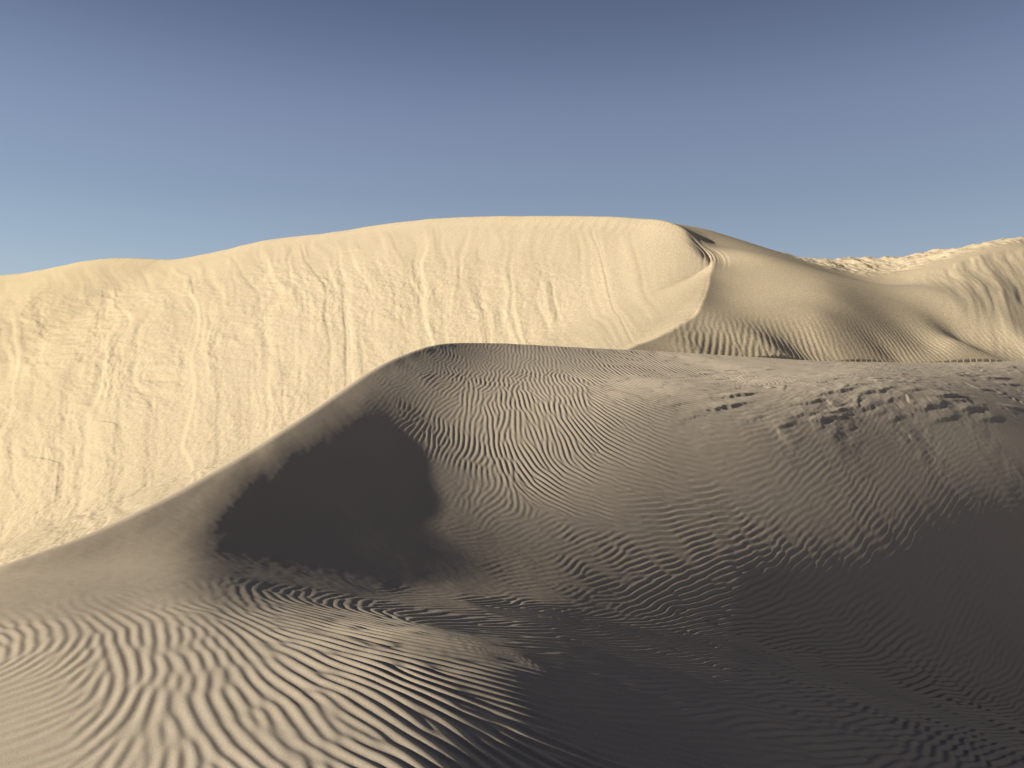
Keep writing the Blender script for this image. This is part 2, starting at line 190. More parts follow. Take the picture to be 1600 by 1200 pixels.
[-382,394,-1,0,1,-1,0,1,0,1,0,1,2,1,3,4,3,2,1,4,-2,-14,-8,-2,-3,-1,-1,-1,0,-1,-5,-10,-6,-1,2,1,0,1,0,1,0,0,0,1,-3,-4,-3,0,1,-2,1,-1,-3,-3,-4,1,-2,1,-1,-1,1,-1,-1,-1,-1,0,-1,-1,2,-1,1,1,1,0,1,1,1,0,1,1,1,0,1,0,1,1,0,0,1,0,0,1,-1,1,0,1,-1,1,-1,1,0,1,-1,1,-1,1,1,-1,1,0,0,1],
[-358,369,0,-1,1,0,0,0,0,1,0,1,1,1,3,3,5,3,2,2,-7,-12,-6,-1,-2,-1,-1,0,0,-3,-8,-10,-4,-1,2,3,0,0,1,1,0,0,0,2,-3,-5,-3,0,1,-1,0,0,-1,-5,-3,-1,0,-1,0,-1,0,-1,0,-1,-1,0,-2,1,-1,1,0,0,1,1,0,1,1,1,0,1,1,0,1,0,2,-1,1,1,0,0,0,1,0,0,0,0,1,0,-1,1,1,-1,0,1,0,0,0,1,-1,1,1,-1],
[-334,345,0,-1,1,-1,0,1,-1,1,0,1,1,1,2,3,5,3,2,2,-6,-11,-10,0,-1,0,0,1,-2,-4,-10,-8,-4,-1,3,3,1,0,1,2,-1,0,1,1,-3,-5,-2,-1,1,-1,0,1,-1,-4,-4,-1,0,-1,0,-1,0,-1,0,-2,0,-1,0,-1,0,-1,1,0,1,0,0,2,0,0,2,0,1,0,1,1,0,1,0,1,0,0,1,0,0,0,0,1,-1,1,0,0,0,0,1,0,0,0,0,0,1,0,0,0],
[-308,319,-1,1,-1,0,0,0,0,0,1,0,1,1,2,3,4,3,3,0,-2,-13,-14,0,0,3,1,0,-2,-7,-10,-6,-2,-1,2,2,3,0,1,1,1,-1,1,1,-1,-6,-4,1,-1,0,1,-1,1,-4,-3,-2,0,-1,0,0,-2,0,0,-1,-2,0,0,-2,0,0,0,0,0,0,1,0,2,-1,2,0,1,0,1,1,1,0,0,1,0,1,0,0,0,0,1,-1,1,0,0,0,0,0,1,0,-1,2,-1,0,1,0,0,0],
[-280,290,1,-1,0,0,-1,1,0,0,1,0,1,1,1,4,2,3,3,0,-2,-13,-13,-5,2,3,3,0,-3,-8,-9,-5,1,-1,0,2,2,1,3,0,0,1,0,2,-2,-6,-3,0,0,0,-1,0,1,-2,-5,-1,-1,1,-1,-1,0,0,-2,0,-1,0,-2,-1,0,-1,-1,1,-1,1,0,0,1,1,1,0,1,1,0,1,1,0,0,2,-1,1,0,0,0,1,-1,1,0,0,0,0,0,1,-1,1,0,0,0,0,1,-1,1,1],
[-252,263,-1,0,0,0,0,0,0,0,0,1,1,2,0,3,3,2,1,0,-3,-9,-12,-9,-1,5,3,0,-4,-9,-6,-2,1,-1,0,1,1,3,3,0,1,-1,1,2,-2,-4,-5,1,-1,0,-1,1,-1,0,-4,-3,-1,1,0,-1,0,0,-1,0,-2,0,-1,-2,0,-2,-1,0,0,-1,1,1,0,1,1,0,1,1,1,0,1,0,1,0,1,0,0,1,-1,1,0,-1,1,0,0,0,1,-1,1,-1,1,0,0,1,-1,1,0,0],
[-222,233,-1,0,0,0,0,0,0,1,-1,2,0,1,2,2,1,3,0,-1,-4,-7,-9,-10,-4,4,2,-1,-5,-8,-3,0,1,0,1,-1,0,4,4,1,-1,1,0,1,0,-5,-4,0,-1,1,-1,-1,1,0,-4,-4,0,-1,1,0,0,-1,1,-1,-1,0,-1,-1,-2,-3,-1,-1,0,-1,1,0,2,0,0,2,0,1,1,1,0,1,0,1,0,0,0,1,0,-1,1,0,0,0,0,0,1,-1,1,-1,1,0,0,0,0,1,0,0],
[-191,202,0,-1,0,0,0,1,-1,1,0,0,2,0,2,1,1,2,0,-2,-4,-5,-8,-10,-5,2,1,-2,-8,-7,0,2,1,1,1,0,0,3,4,2,-1,1,0,1,0,-5,-3,-1,0,-1,1,-1,0,-1,-1,-4,-3,1,-1,1,0,0,0,0,0,0,-1,-1,1,-7,-3,-1,-1,0,1,0,1,2,0,1,0,2,0,1,0,2,-1,1,1,-1,1,0,-1,1,0,0,0,0,0,1,-1,0,1,-1,1,0,0,0,0,1,-1,1],
[-159,170,0,0,-1,1,-1,0,1,0,0,1,1,0,2,0,1,1,-1,-1,-4,-5,-7,-8,-5,-2,0,-3,-9,-6,1,2,3,0,2,1,0,3,4,3,-1,1,0,1,0,-4,-3,-3,1,0,0,-1,0,0,-1,-4,-4,1,0,0,-1,1,0,1,-1,0,1,-1,2,-7,-6,-1,-2,1,0,0,2,0,2,0,1,1,1,0,1,1,0,0,1,0,0,0,0,0,0,0,0,0,0,1,-1,0,0,1,0,-1,1,0,0,0,1,0],
[-125,136,0,0,-1,1,0,0,-1,2,-1,1,1,0,1,1,0,0,-1,-2,-4,-3,-7,-7,-4,-6,1,-5,-9,-6,3,1,1,2,2,1,1,3,5,3,0,1,0,2,-2,-2,-4,-3,1,0,0,0,-1,0,1,-5,-5,1,0,0,0,-1,1,0,0,1,-1,0,2,-4,-5,-4,-1,-2,1,0,1,1,0,2,1,1,0,1,0,1,1,-1,1,1,-1,0,1,-1,0,0,0,1,-1,0,0,0,1,-1,0,1,0,-1,1,0,1,-1],
[-92,104,-1,0,0,1,-1,0,0,0,1,0,1,0,0,1,-1,0,-1,-2,-3,-5,-5,-5,-7,-5,0,-5,-11,-2,0,1,2,0,2,2,2,1,6,5,0,2,0,1,0,-4,-3,-2,0,1,-2,1,0,-1,1,-4,-4,-1,0,0,0,0,-1,1,0,0,0,0,1,-1,-5,-2,-4,-2,0,-1,1,2,0,1,2,0,1,0,2,-1,1,0,1,-1,1,-1,1,-1,1,-1,0,1,-1,0,0,0,0,0,1,-1,0,1,0,0,0,0],
[-57,69,0,-1,1,-1,0,1,-1,1,0,0,0,1,-1,1,-1,0,-2,-3,-2,-4,-6,-4,-7,-4,-1,-6,-12,0,0,0,2,0,1,2,1,1,6,6,2,1,1,2,0,-4,-2,-3,0,0,0,0,0,-1,1,-3,-3,-3,0,0,0,0,0,0,-1,1,0,0,0,0,-2,-4,-2,-4,-1,-1,1,1,1,0,3,0,0,1,1,0,1,-1,1,0,0,0,0,0,-1,1,-1,0,0,0,0,0,0,0,0,0,1,-1,1,-1,1,1],
[-21,33,0,-1,1,0,-1,1,0,0,0,-1,2,-1,-1,1,-1,-1,-2,-2,-3,-4,-5,-5,-5,-4,-1,-9,-11,1,0,1,0,1,0,1,2,0,5,5,4,1,2,2,1,-2,-4,-2,0,0,0,0,0,0,0,-2,-3,-3,-1,0,1,-1,-1,1,0,0,-1,1,0,0,-2,-1,-4,-2,-4,0,0,0,1,1,1,2,1,0,0,1,0,0,0,0,1,-1,0,0,0,0,-1,0,0,0,0,0,0,0,-1,1,1,-1,0,1,-1,1],
[14,-1,-1,0,0,0,0,0,0,0,0,0,-1,1,-1,-1,0,-2,-1,-3,-3,-3,-5,-5,-4,-4,-2,-9,-12,3,-1,1,0,0,1,1,0,1,3,5,4,1,4,1,2,-1,-4,-1,0,0,0,0,0,0,-1,1,-4,-4,-1,1,-1,1,-1,0,0,0,-1,1,0,-1,1,-2,-3,-2,-5,-1,-1,1,0,2,1,1,1,1,0,0,1,0,0,-1,1,0,-1,1,-1,-1,1,-1,0,0,0,-1,1,0,-1,1,0,0,0,0,1,-1],
[51,-38,-1,1,-1,0,0,0,0,0,0,0,-1,0,-1,0,-2,-1,-2,-2,-3,-4,-4,-4,-4,-5,-2,-9,-11,1,1,0,0,0,1,1,0,0,1,5,5,1,3,3,1,0,-3,-2,1,0,1,0,0,0,-1,2,-5,-3,-1,-1,1,-1,1,-1,0,0,0,0,0,0,-1,1,-1,-3,-9,0,-1,0,1,0,3,1,0,2,0,0,0,0,1,-1,0,0,0,0,-1,0,-1,1,-1,-1,1,-1,1,-1,1,-1,1,-1,1,0,0,1],
[88,-75,0,-1,1,-1,1,-1,0,0,-1,1,-1,-1,-1,0,-2,-1,-2,-3,-2,-3,-5,-3,-4,-6,-2,-9,-11,2,-1,2,-1,1,0,1,-1,2,-1,4,3,3,3,3,1,1,-3,-2,1,1,1,0,0,1,0,0,-2,-4,-3,1,0,-1,1,-1,0,0,1,-1,0,-1,2,-1,2,2,-17,-1,-1,0,1,1,1,2,1,1,1,-1,1,0,0,0,-1,1,-1,0,-1,1,-2,1,-1,-1,1,-1,0,0,1,-1,0,0,1,0,0,0],
[125,-112,0,0,0,0,-1,1,-1,-1,1,-1,-1,0,-1,-1,-2,-1,-3,-2,-2,-3,-4,-3,-5,-6,-1,-10,-10,1,0,0,1,0,1,0,0,0,1,1,2,4,3,3,1,2,-3,-2,1,1,1,1,0,1,0,0,0,-4,-3,-1,1,0,-1,1,-1,0,1,-1,0,-1,1,0,1,7,-14,-7,-1,-1,0,1,2,1,1,1,1,0,1,-1,1,-1,0,0,0,-1,0,-1,0,-1,0,0,-1,1,-1,0,-1,1,0,0,0,1,0,0],
[162,-148,-1,0,0,0,0,-1,0,0,-1,0,-1,-1,-1,-1,-2,-1,-2,-3,-2,-4,-2,-4,-4,-6,0,-12,-9,0,0,1,0,1,-1,2,-1,1,-1,2,1,3,3,3,2,1,-2,-1,0,0,2,0,2,0,1,0,1,-3,-4,-1,1,0,-1,1,-1,0,1,-1,0,0,0,0,-1,6,-6,-6,-5,-2,0,0,0,2,1,1,2,-1,2,-1,0,0,-1,1,-1,-1,0,0,-1,0,-1,0,-1,0,0,-1,1,-1,1,0,-1,2,-1,1],
[199,-185,0,0,-1,0,0,-1,0,0,-1,-1,0,-2,0,-2,-2,-1,-2,-3,-3,-2,-3,-4,-4,-4,0,-11,-10,-3,1,1,0,1,0,0,1,0,0,1,1,2,2,3,3,1,-1,-2,-1,1,1,1,1,2,-1,2,1,-2,-4,-1,0,1,-1,1,-1,1,-1,0,0,0,0,1,-1,2,-1,-5,-5,-2,-3,0,1,-1,2,1,2,0,1,0,-1,1,-1,0,-1,0,0,-1,-1,0,-1,0,-1,0,-1,1,-1,0,0,1,-1,1,0,1],
[237,-223,0,0,-1,0,0,0,-1,-1,0,-1,-1,-1,-1,-1,-3,-1,-2,-3,-2,-3,-4,-3,-3,-3,-1,-8,-10,-8,2,0,1,1,0,0,1,1,0,1,0,2,1,3,3,0,0,-1,-2,1,1,0,2,0,2,0,2,0,-4,-3,2,0,0,0,1,-1,0,1,-1,0,0,0,0,1,1,-4,-3,-5,-2,-1,0,-1,1,1,1,2,0,0,1,-1,0,-1,0,0,-1,-1,0,-1,-1,0,-1,0,-1,0,0,0,0,0,0,1,0,0],
[274,-259,-1,0,-1,1,-1,-1,0,-1,0,-1,-1,-2,0,-3,-1,-1,-3,-3,-2,-3,-3,-4,-2,-3,-2,-3,-12,-10,0,2,0,0,1,0,1,1,1,2,0,0,1,2,3,0,1,-2,-1,-1,1,1,1,1,1,1,1,2,-4,-3,1,0,1,1,0,1,-1,0,0,1,-1,0,0,0,2,-2,-4,-2,-4,-2,-1,-1,1,0,1,1,1,1,1,-1,-1,0,0,-1,-1,0,-1,-1,0,-1,-1,-1,0,0,0,-1,1,0,0,0,1,0],
[311,-296,-1,1,-2,1,-1,-1,0,-1,0,-2,0,-2,-1,-2,-1,-3,-1,-3,-3,-3,-2,-4,-3,-2,-2,0,-14,-11,0,1,0,0,1,0,0,3,3,1,-1,0,1,1,2,0,1,-1,-1,-2,1,1,0,1,1,1,2,1,-3,-3,1,1,1,0,1,1,0,0,0,0,1,-1,0,0,1,-1,-1,-4,-2,-4,-1,-1,0,-1,1,1,2,0,1,0,-1,0,-1,0,-1,-1,-1,0,-2,0,-1,0,-1,-1,1,-1,0,1,-1,1,1,0],
[348,-333,0,-1,0,0,-1,-1,0,-1,0,-2,-1,-1,-1,-2,-2,-2,-2,-3,-2,-3,-3,-3,-3,-3,-1,1,-14,-10,-3,1,1,-1,1,1,-1,4,4,1,-1,0,-1,2,0,1,1,-1,-2,0,-1,0,1,0,1,1,2,1,-2,-2,-1,2,0,2,0,1,1,1,-1,1,1,-1,0,0,1,-1,0,-3,-3,-2,-3,-1,-1,-1,1,0,1,2,0,0,0,0,-1,-1,0,-2,0,-1,-1,-1,-1,-1,0,-1,0,0,0,1,-1,1,0,1],
[385,-370,0,0,-1,0,-1,-1,0,-1,-1,-1,-1,-1,-2,-1,-2,-3,-1,-3,-2,-4,-1,-4,-3,-2,-3,-1,-9,-9,-7,2,0,0,1,0,-1,5,4,2,-1,0,-1,1,0,0,0,0,-1,-1,-1,0,-1,1,0,1,2,0,1,-3,-2,2,0,2,1,1,1,1,1,0,1,0,0,0,1,-1,0,-1,-3,-3,-2,-2,-2,0,0,-1,2,0,2,-1,1,-1,0,-1,-1,0,-2,-1,-1,-1,-1,-1,0,-1,0,0,0,0,0,0,1,1],
[422,-407,0,0,-1,0,-1,0,-1,-1,-1,-1,-1,-2,-1,-2,-1,-3,-1,-3,-3,-2,-3,-2,-4,-2,-2,-5,-5,-8,-8,0,0,1,0,0,1,4,4,2,0,0,0,-1,0,0,0,-1,0,-2,0,-2,1,-1,0,0,1,1,2,-3,-3,1,1,2,1,2,0,2,1,0,2,0,1,0,0,0,1,-2,-2,-1,-4,-1,-3,-1,0,-1,1,1,0,1,0,0,0,-1,-1,-1,-1,-2,-1,-1,-1,0,-2,0,0,-1,1,0,0,0,1,1],
[458,-442,-1,0,-1,0,0,-2,0,-1,-1,-1,-1,-2,-1,-2,-2,-2,-1,-3,-3,-2,-2,-3,-3,-3,-3,-5,-2,-8,-9,-3,1,1,0,0,2,5,3,2,1,0,0,0,-1,0,-1,-1,-1,-1,-1,0,-1,0,-2,-1,1,1,1,-1,-3,0,1,1,2,1,1,2,1,2,0,2,0,1,1,0,0,0,-2,-1,-3,-2,-2,-2,-1,0,-1,1,1,0,0,1,-1,0,-1,-1,-2,-1,-2,-1,0,-2,-1,0,0,-1,1,-1,1,0,1,0],
[494,-478,0,-1,-1,0,0,-2,0,-1,-1,-1,-2,-1,-1,-2,-2,-1,-3,-2,-2,-3,-2,-3,-3,-2,-5,-3,-2,-7,-9,-6,1,0,1,0,4,5,1,3,1,2,-1,1,-2,0,-2,0,-2,0,-2,-1,0,-1,-1,-1,-2,1,1,0,-3,-3,2,2,1,2,1,1,2,2,0,2,2,0,1,1,1,0,-1,-1,-2,-3,-1,-3,-1,-2,1,0,0,0,0,2,-1,0,-2,0,-3,0,-3,0,-2,-1,0,-2,1,-1,0,1,-1,2,-1,2],
[530,-514,-1,1,-2,1,-2,0,-1,-1,-1,-2,0,-2,-1,-2,-2,-2,-1,-3,-2,-3,-2,-2,-4,-2,-4,-3,-4,-4,-9,-7,-2,1,0,3,4,3,2,3,1,3,0,0,-2,0,-1,-1,-2,-1,-2,0,-2,0,-1,-1,-2,-1,0,0,-2,-4,2,1,1,2,1,1,3,1,1,2,1,2,1,1,1,1,1,-2,-1,-2,-2,-2,-3,0,-1,-1,1,0,0,0,1,-1,0,-2,-1,-3,-1,-1,-2,-1,0,-1,-1,0,0,1,-1,2,-1,2],
[565,-549,0,-1,0,-1,0,-1,-1,-1,-1,-1,-2,-1,-1,-2,-2,-1,-3,-2,-1,-4,-1,-3,-4,-2,-3,-4,-4,-4,-5,-9,-5,1,0,4,4,3,2,2,3,3,0,0,0,-2,-1,-1,-2,-1,-2,-1,-2,0,0,-2,-2,-2,0,-1,-2,-4,0,1,1,2,1,2,1,2,2,1,2,1,2,1,2,1,1,0,0,-2,-1,-3,-2,-2,0,-2,1,0,-1,1,0,0,-1,-1,-2,-1,-3,-1,-1,-2,-1,0,0,-1,0,0,1,0,1,1],
[600,-584,0,-1,0,0,-2,0,-1,-1,-1,-1,-1,-2,-1,-2,-2,-1,-3,-1,-3,-1,-4,-2,-2,-4,-3,-3,-5,-3,-5,-7,-8,0,1,4,4,3,2,3,2,2,3,0,-1,-1,-1,-2,-2,-1,-2,-2,0,-2,-1,-1,-1,-2,-2,-1,-2,-4,-2,1,1,0,3,0,2,2,1,2,2,1,2,2,1,2,2,0,1,0,-2,-1,-2,-3,-1,-1,0,0,-1,1,-1,0,0,-1,-2,-2,-2,-2,-1,-1,-2,0,0,-1,0,1,-1,2,0,0],
[634,-618,0,0,-1,0,-2,0,-1,0,-2,-1,-2,-1,-1,-2,-1,-2,-2,-3,-1,-3,-2,-2,-3,-3,-4,-3,-4,-3,-4,-7,-8,-2,0,6,3,2,4,2,2,3,2,2,-2,0,-2,-1,-2,-2,-2,-1,-3,0,-2,-1,-1,-1,-2,-2,-1,-5,-4,0,0,2,0,1,2,1,2,2,1,2,1,3,1,2,2,1,2,0,1,-2,-1,-2,-2,-1,-1,0,0,-1,0,0,-1,-1,-1,-2,-2,-3,0,-2,-1,-1,-1,1,-1,1,0,0,1,1],
[667,-650,-1,0,-1,0,-1,-1,-1,-1,-1,-1,-1,-2,-1,-1,-3,-1,-2,-2,-2,-2,-3,-2,-3,-2,-4,-3,-4,-4,-2,-5,-10,-4,1,5,2,4,3,2,3,2,4,0,0,0,-2,-2,-2,-1,-3,-1,-3,-1,-2,-1,0,-2,-2,0,-2,-6,-4,-1,-1,1,-1,2,0,2,2,1,1,3,1,2,1,3,1,2,2,1,2,-1,1,-2,-2,-1,-2,0,0,0,-1,-1,0,-1,-2,-1,-3,-1,-2,-2,-1,0,-1,0,-1,1,0,1,0,2],
[700,-683,0,-2,1,-1,-1,-1,-1,-1,-1,0,-3,0,-2,-2,-1,-2,-1,-3,-2,-2,-2,-3,-2,-3,-4,-2,-4,-4,0,-6,-9,-5,1,2,4,3,3,3,2,4,2,1,1,-1,-2,-1,-2,-2,-2,-3,-1,-3,-1,-2,-1,-1,-1,-1,-1,-5,-3,-3,-3,-1,0,0,1,1,1,1,2,2,1,2,2,1,3,1,3,1,1,2,0,1,-1,-2,-1,0,-1,0,-1,0,-2,0,-2,-2,-2,-2,-1,-2,-1,-1,0,-1,0,0,0,1,1,1],
[733,-716,-1,0,0,-1,-1,-1,-1,0,-2,-1,-1,-1,-2,-1,-2,-2,-1,-3,-1,-3,-2,-2,-3,-3,-3,-3,-3,-3,-1,-4,-9,-5,0,1,4,2,4,3,3,3,2,1,1,0,-3,0,-3,-2,-2,-2,-3,-1,-3,-2,-1,0,-2,-1,-1,-3,-2,-3,-5,-3,0,-2,1,0,1,1,1,2,1,2,2,2,1,3,1,2,2,2,0,2,0,0,-1,0,-1,0,0,-1,-1,-2,-1,-3,-1,-2,-2,0,-2,-2,0,0,0,-1,1,1,0,1],
[764,-747,0,-1,0,-1,-1,-1,0,-2,0,-2,-1,-1,-2,-1,-1,-3,-1,-2,-2,-3,-1,-3,-3,-2,-3,-3,-3,-3,-1,-3,-8,-5,0,0,2,4,4,3,2,3,2,2,0,0,-2,-1,-3,-1,-3,-2,-2,-3,-2,-2,-2,-1,0,-2,-1,-1,-3,-2,-4,-3,-3,-3,0,-1,0,1,1,1,2,1,2,1,3,1,2,2,2,2,1,2,1,1,-1,1,-1,1,-1,0,-1,-1,-3,-2,-2,-1,-1,-2,-1,-1,-1,-1,1,-1,0,1,0,2],
[795,-778,0,0,-2,0,0,-2,0,-2,0,-2,0,-2,-2,-1,-1,-2,-2,-2,-2,-2,-2,-3,-2,-2,-4,-2,-3,-3,-1,-3,-6,-4,-2,0,3,3,3,4,3,2,1,2,1,-1,-1,-2,-2,-2,-3,-1,-3,-3,-2,-2,-2,-2,-1,0,-2,-1,-1,-3,-2,-3,-3,-5,-2,-1,-2,1,0,1,1,2,1,1,2,2,2,2,2,1,2,3,0,2,1,1,-1,1,0,0,0,-2,-2,-3,-1,-1,-1,-1,-1,-2,-1,-1,0,0,-1,2,0,0],
[825,-807,-1,-1,0,-1,0,-2,0,-1,-2,0,-2,-1,-1,-1,-3,-1,-1,-3,-1,-3,-1,-4,-1,-3,-3,-2,-3,-3,-1,-4,-4,-3,-2,0,3,2,3,4,3,2,2,0,1,-1,0,-3,-1,-2,-3,-2,-3,-2,-2,-3,-2,-2,-1,-2,0,-2,-1,-1,-3,-1,-4,-3,-4,-2,-4,0,-1,0,1,1,1,2,1,2,2,1,2,3,1,2,1,3,1,1,0,2,0,0,0,-1,-2,-2,-1,-1,0,-2,-1,-2,-1,-1,0,-1,1,0,0,1],
[854,-836,-1,0,-1,-1,0,-1,-2,0,-1,-1,-2,0,-2,-2,-1,-1,-3,-1,-2,-2,-2,-3,-2,-2,-3,-3,-2,-3,-2,-3,-3,-3,-1,0,2,2,3,4,3,3,0,1,0,0,0,-2,-2,-2,-3,-2,-3,-2,-2,-3,-3,-2,-1,-2,-1,-1,-1,-2,-2,-1,-3,-2,-3,-3,-5,-4,1,-3,1,0,1,1,2,0,3,1,2,2,1,3,2,1,2,1,2,1,1,1,-1,0,-1,-2,0,-1,0,-2,-1,-2,0,-2,-1,0,0,1,0,0],
[883,-865,-1,0,-1,-1,0,-1,-1,-1,-1,-1,-2,0,-2,-1,-2,-1,-2,-2,-1,-3,-2,-2,-2,-3,-2,-3,-3,-2,-3,-3,-2,-2,-1,1,1,2,3,4,3,2,1,1,0,0,0,-1,-2,-3,-2,-3,-2,-3,-2,-3,-2,-3,-2,-1,-2,-1,-2,-1,-2,-2,-1,-2,-3,-2,-5,-2,-4,-3,-1,-1,0,1,1,1,2,1,1,3,1,2,2,2,2,2,1,1,2,1,1,-1,0,-1,0,0,-2,0,-1,-1,-2,-1,-1,0,0,0,0,1],
[910,-892,0,-1,-1,0,-2,0,0,-2,-1,-1,-1,-2,0,-2,-1,-2,-2,-1,-3,-1,-2,-3,-2,-2,-2,-4,-2,-2,-4,-2,-3,0,-2,1,2,1,4,3,4,1,2,1,0,0,1,-2,-1,-2,-3,-2,-4,-2,-3,-2,-3,-2,-2,-2,-2,-1,-2,-3,-1,-2,-1,-3,-1,-2,-3,-3,-4,-3,-3,-3,-1,-1,1,1,1,1,2,1,2,2,1,3,1,2,2,2,1,2,1,0,0,1,-1,0,0,-1,-1,-1,-1,-1,-1,-1,1,-1,1,0],
[937,-919,0,-1,-1,0,-1,-1,-1,0,-2,-1,-1,-1,-1,-2,-1,-2,-1,-2,-2,-2,-1,-3,-2,-3,-2,-3,-2,-3,-3,-3,-4,2,-2,2,0,2,4,3,4,2,1,1,1,0,1,0,-2,-1,-3,-3,-3,-3,-3,-3,-2,-2,-2,-2,-1,-3,-2,-2,-3,-2,-2,-1,-3,0,-3,-2,-3,-2,-5,-5,-3,-1,-1,1,-1,2,1,2,0,3,1,3,1,1,3,1,2,2,1,2,0,1,-1,1,0,0,-1,-1,0,-2,0,-1,0,0,0,0],
[963,-945,0,-1,-1,0,-1,0,-2,0,-2,-1,0,-2,-1,-2,-1,-1,-2,-1,-3,-1,-2,-3,-1,-3,-2,-3,-3,-2,-4,-2,-6,2,0,1,0,3,3,4,3,3,1,1,2,0,1,1,-2,-1,-2,-3,-3,-3,-4,-2,-3,-1,-3,-1,-2,-2,-2,-4,-2,-3,-3,-1,-3,-1,-2,-1,-1,-4,-2,-6,-3,-4,-3,-1,0,0,1,1,1,2,1,2,2,1,3,1,1,3,1,2,1,1,1,0,1,-1,1,-1,-1,0,-1,-1,0,1,-1,1],
[988,-970,0,-1,0,-1,-1,-1,0,-1,-2,0,-2,0,-2,-1,-2,-1,-2,-1,-2,-1,-3,-2,-2,-2,-3,-2,-3,-3,-3,-3,-5,-1,2,1,0,3,3,4,3,3,2,1,2,0,2,0,0,-1,-1,-3,-2,-4,-4,-3,-2,-2,-2,-2,-1,-2,-2,-3,-3,-4,-3,-3,-2,-3,0,-2,-1,-2,-2,-4,-3,-4,-6,-3,-1,-2,1,0,1,1,2,1,2,1,2,2,1,3,1,2,1,2,1,1,0,1,0,0,0,-1,0,0,-1,0,1,-1],
[1011,-992,-1,-1,0,-1,0,-2,0,-1,-2,0,-1,-2,0,-2,-1,-2,-1,-2,-2,-1,-2,-2,-3,-1,-3,-3,-2,-3,-4,-3,-4,-5,5,1,0,3,3,3,5,2,2,1,2,2,0,2,-1,0,-1,-1,-3,-3,-3,-4,-2,-3,-1,-2,-1,-1,-3,-2,-3,-4,-4,-4,-3,-2,-3,-1,-1,-2,0,-3,-3,-3,-6,-4,-3,-4,0,-2,1,0,2,0,2,2,1,2,1,2,2,2,1,2,2,0,2,1,0,1,-1,1,-1,1,-1,0,0,0],
[1034,-1015,-1,-1,0,0,-2,0,-1,-1,-1,-1,-2,0,-1,-2,-1,-1,-2,-1,-3,0,-3,-2,-2,-2,-2,-3,-3,-2,-4,-4,-4,-6,6,0,1,2,4,3,4,2,3,2,1,2,1,1,0,0,-1,-2,0,-2,-3,-4,-2,-2,-2,-2,0,-3,-1,-2,-3,-3,-5,-3,-5,-3,-3,-3,-1,-1,-2,0,-3,-2,-4,-3,-6,-4,-4,-2,-2,1,1,0,0,3,0,2,2,1,2,2,1,2,1,3,0,2,1,0,1,0,1,-1,1,-1,1,0],
[1056,-1037,-1,0,-1,-1,0,-2,0,-1,0,-2,-1,-1,-1,-2,0,-2,-2,-1,-2,-1,-2,-2,-3,-1,-3,-2,-3,-3,-4,-3,-4,-5,1,2,2,1,4,3,4,4,1,3,1,2,1,1,0,0,0,-2,-1,-1,-2,-2,-2,-2,-2,-1,-1,-2,-2,-1,-3,-2,-4,-4,-5,-4,-3,-5,-2,-2,-2,0,-3,0,-2,-3,-4,-4,-7,-5,-1,-2,-1,0,1,1,0,2,1,2,1,2,1,2,2,2,0,3,1,0,2,0,1,0,1,0,-1,2],
[1077,-1058,-1,0,-1,-1,0,-1,-1,-1,0,-2,-1,-1,0,-3,0,-2,-1,-1,-3,-1,-1,-3,-2,-2,-2,-3,-2,-4,-3,-3,-5,-1,-6,5,0,3,3,3,4,4,2,2,2,2,1,1,1,-1,0,-2,0,-2,-1,-2,-1,-1,0,-2,-2,-1,-2,-1,-1,-3,-2,-4,-5,-4,-5,-4,-4,-4,-1,-3,-2,0,-1,-1,-3,-3,-5,-7,-4,-3,-3,0,-1,0,1,0,1,2,1,1,2,1,2,2,1,2,1,2,1,1,0,2,0,0,1,0],
[1097,-1078,-1,0,-1,0,-2,1,-2,-1,0,-2,0,-2,-1,-1,-1,-1,-2,-1,-2,-1,-3,-1,-2,-3,-1,-4,-2,-3,-3,-3,-4,-2,-9,6,1,2,3,4,3,4,2,3,2,1,2,1,1,-1,0,0,-2,-1,-2,-1,-1,0,-1,0,-2,-1,-2,0,-1,-1,-3,-3,-3,-5,-5,-4,-5,-5,-3,-3,-5,1,-1,-1,0,-2,-4,-5,-4,-7,-4,-1,-4,1,-1,0,0,1,2,0,2,1,1,2,2,1,2,1,2,1,1,1,1,0,2,0],
[1115,-1096,0,-1,-1,0,-1,-1,-1,0,-2,0,-1,-2,0,-2,0,-2,-2,-1,-1,-2,-2,-2,-2,-2,-2,-3,-2,-4,-2,-3,-4,-3,-8,4,1,3,2,4,3,4,3,3,1,2,2,0,2,-1,0,0,-1,-1,-2,-1,-2,0,1,-1,-1,-1,-1,-1,0,0,-1,-3,-3,-4,-5,-4,-5,-5,-5,-3,-8,-1,0,0,0,-1,-2,-4,-3,-7,-4,-4,-4,-3,-1,-1,0,0,1,0,1,1,2,1,1,2,1,2,1,2,1,1,2,0,2,0],
[1133,-1114,0,-1,-1,0,-1,-1,0,-2,0,-1,-1,-1,-2,0,-1,-2,-1,-2,-1,-1,-3,-1,-3,-1,-3,-2,-3,-2,-4,-3,-3,-4,-4,-3,4,2,3,3,4,3,3,3,2,1,2,1,1,1,-1,0,-1,-1,-1,-1,-2,-1,1,0,-1,0,-2,1,-1,1,-1,-1,-2,-4,-4,-4,-5,-6,-4,-5,-8,-2,-2,-1,0,0,-1,-2,-2,-5,-5,-4,-6,-3,-4,-1,-3,1,-2,1,1,0,1,2,0,2,1,2,1,1,2,2,0,2,1,1],
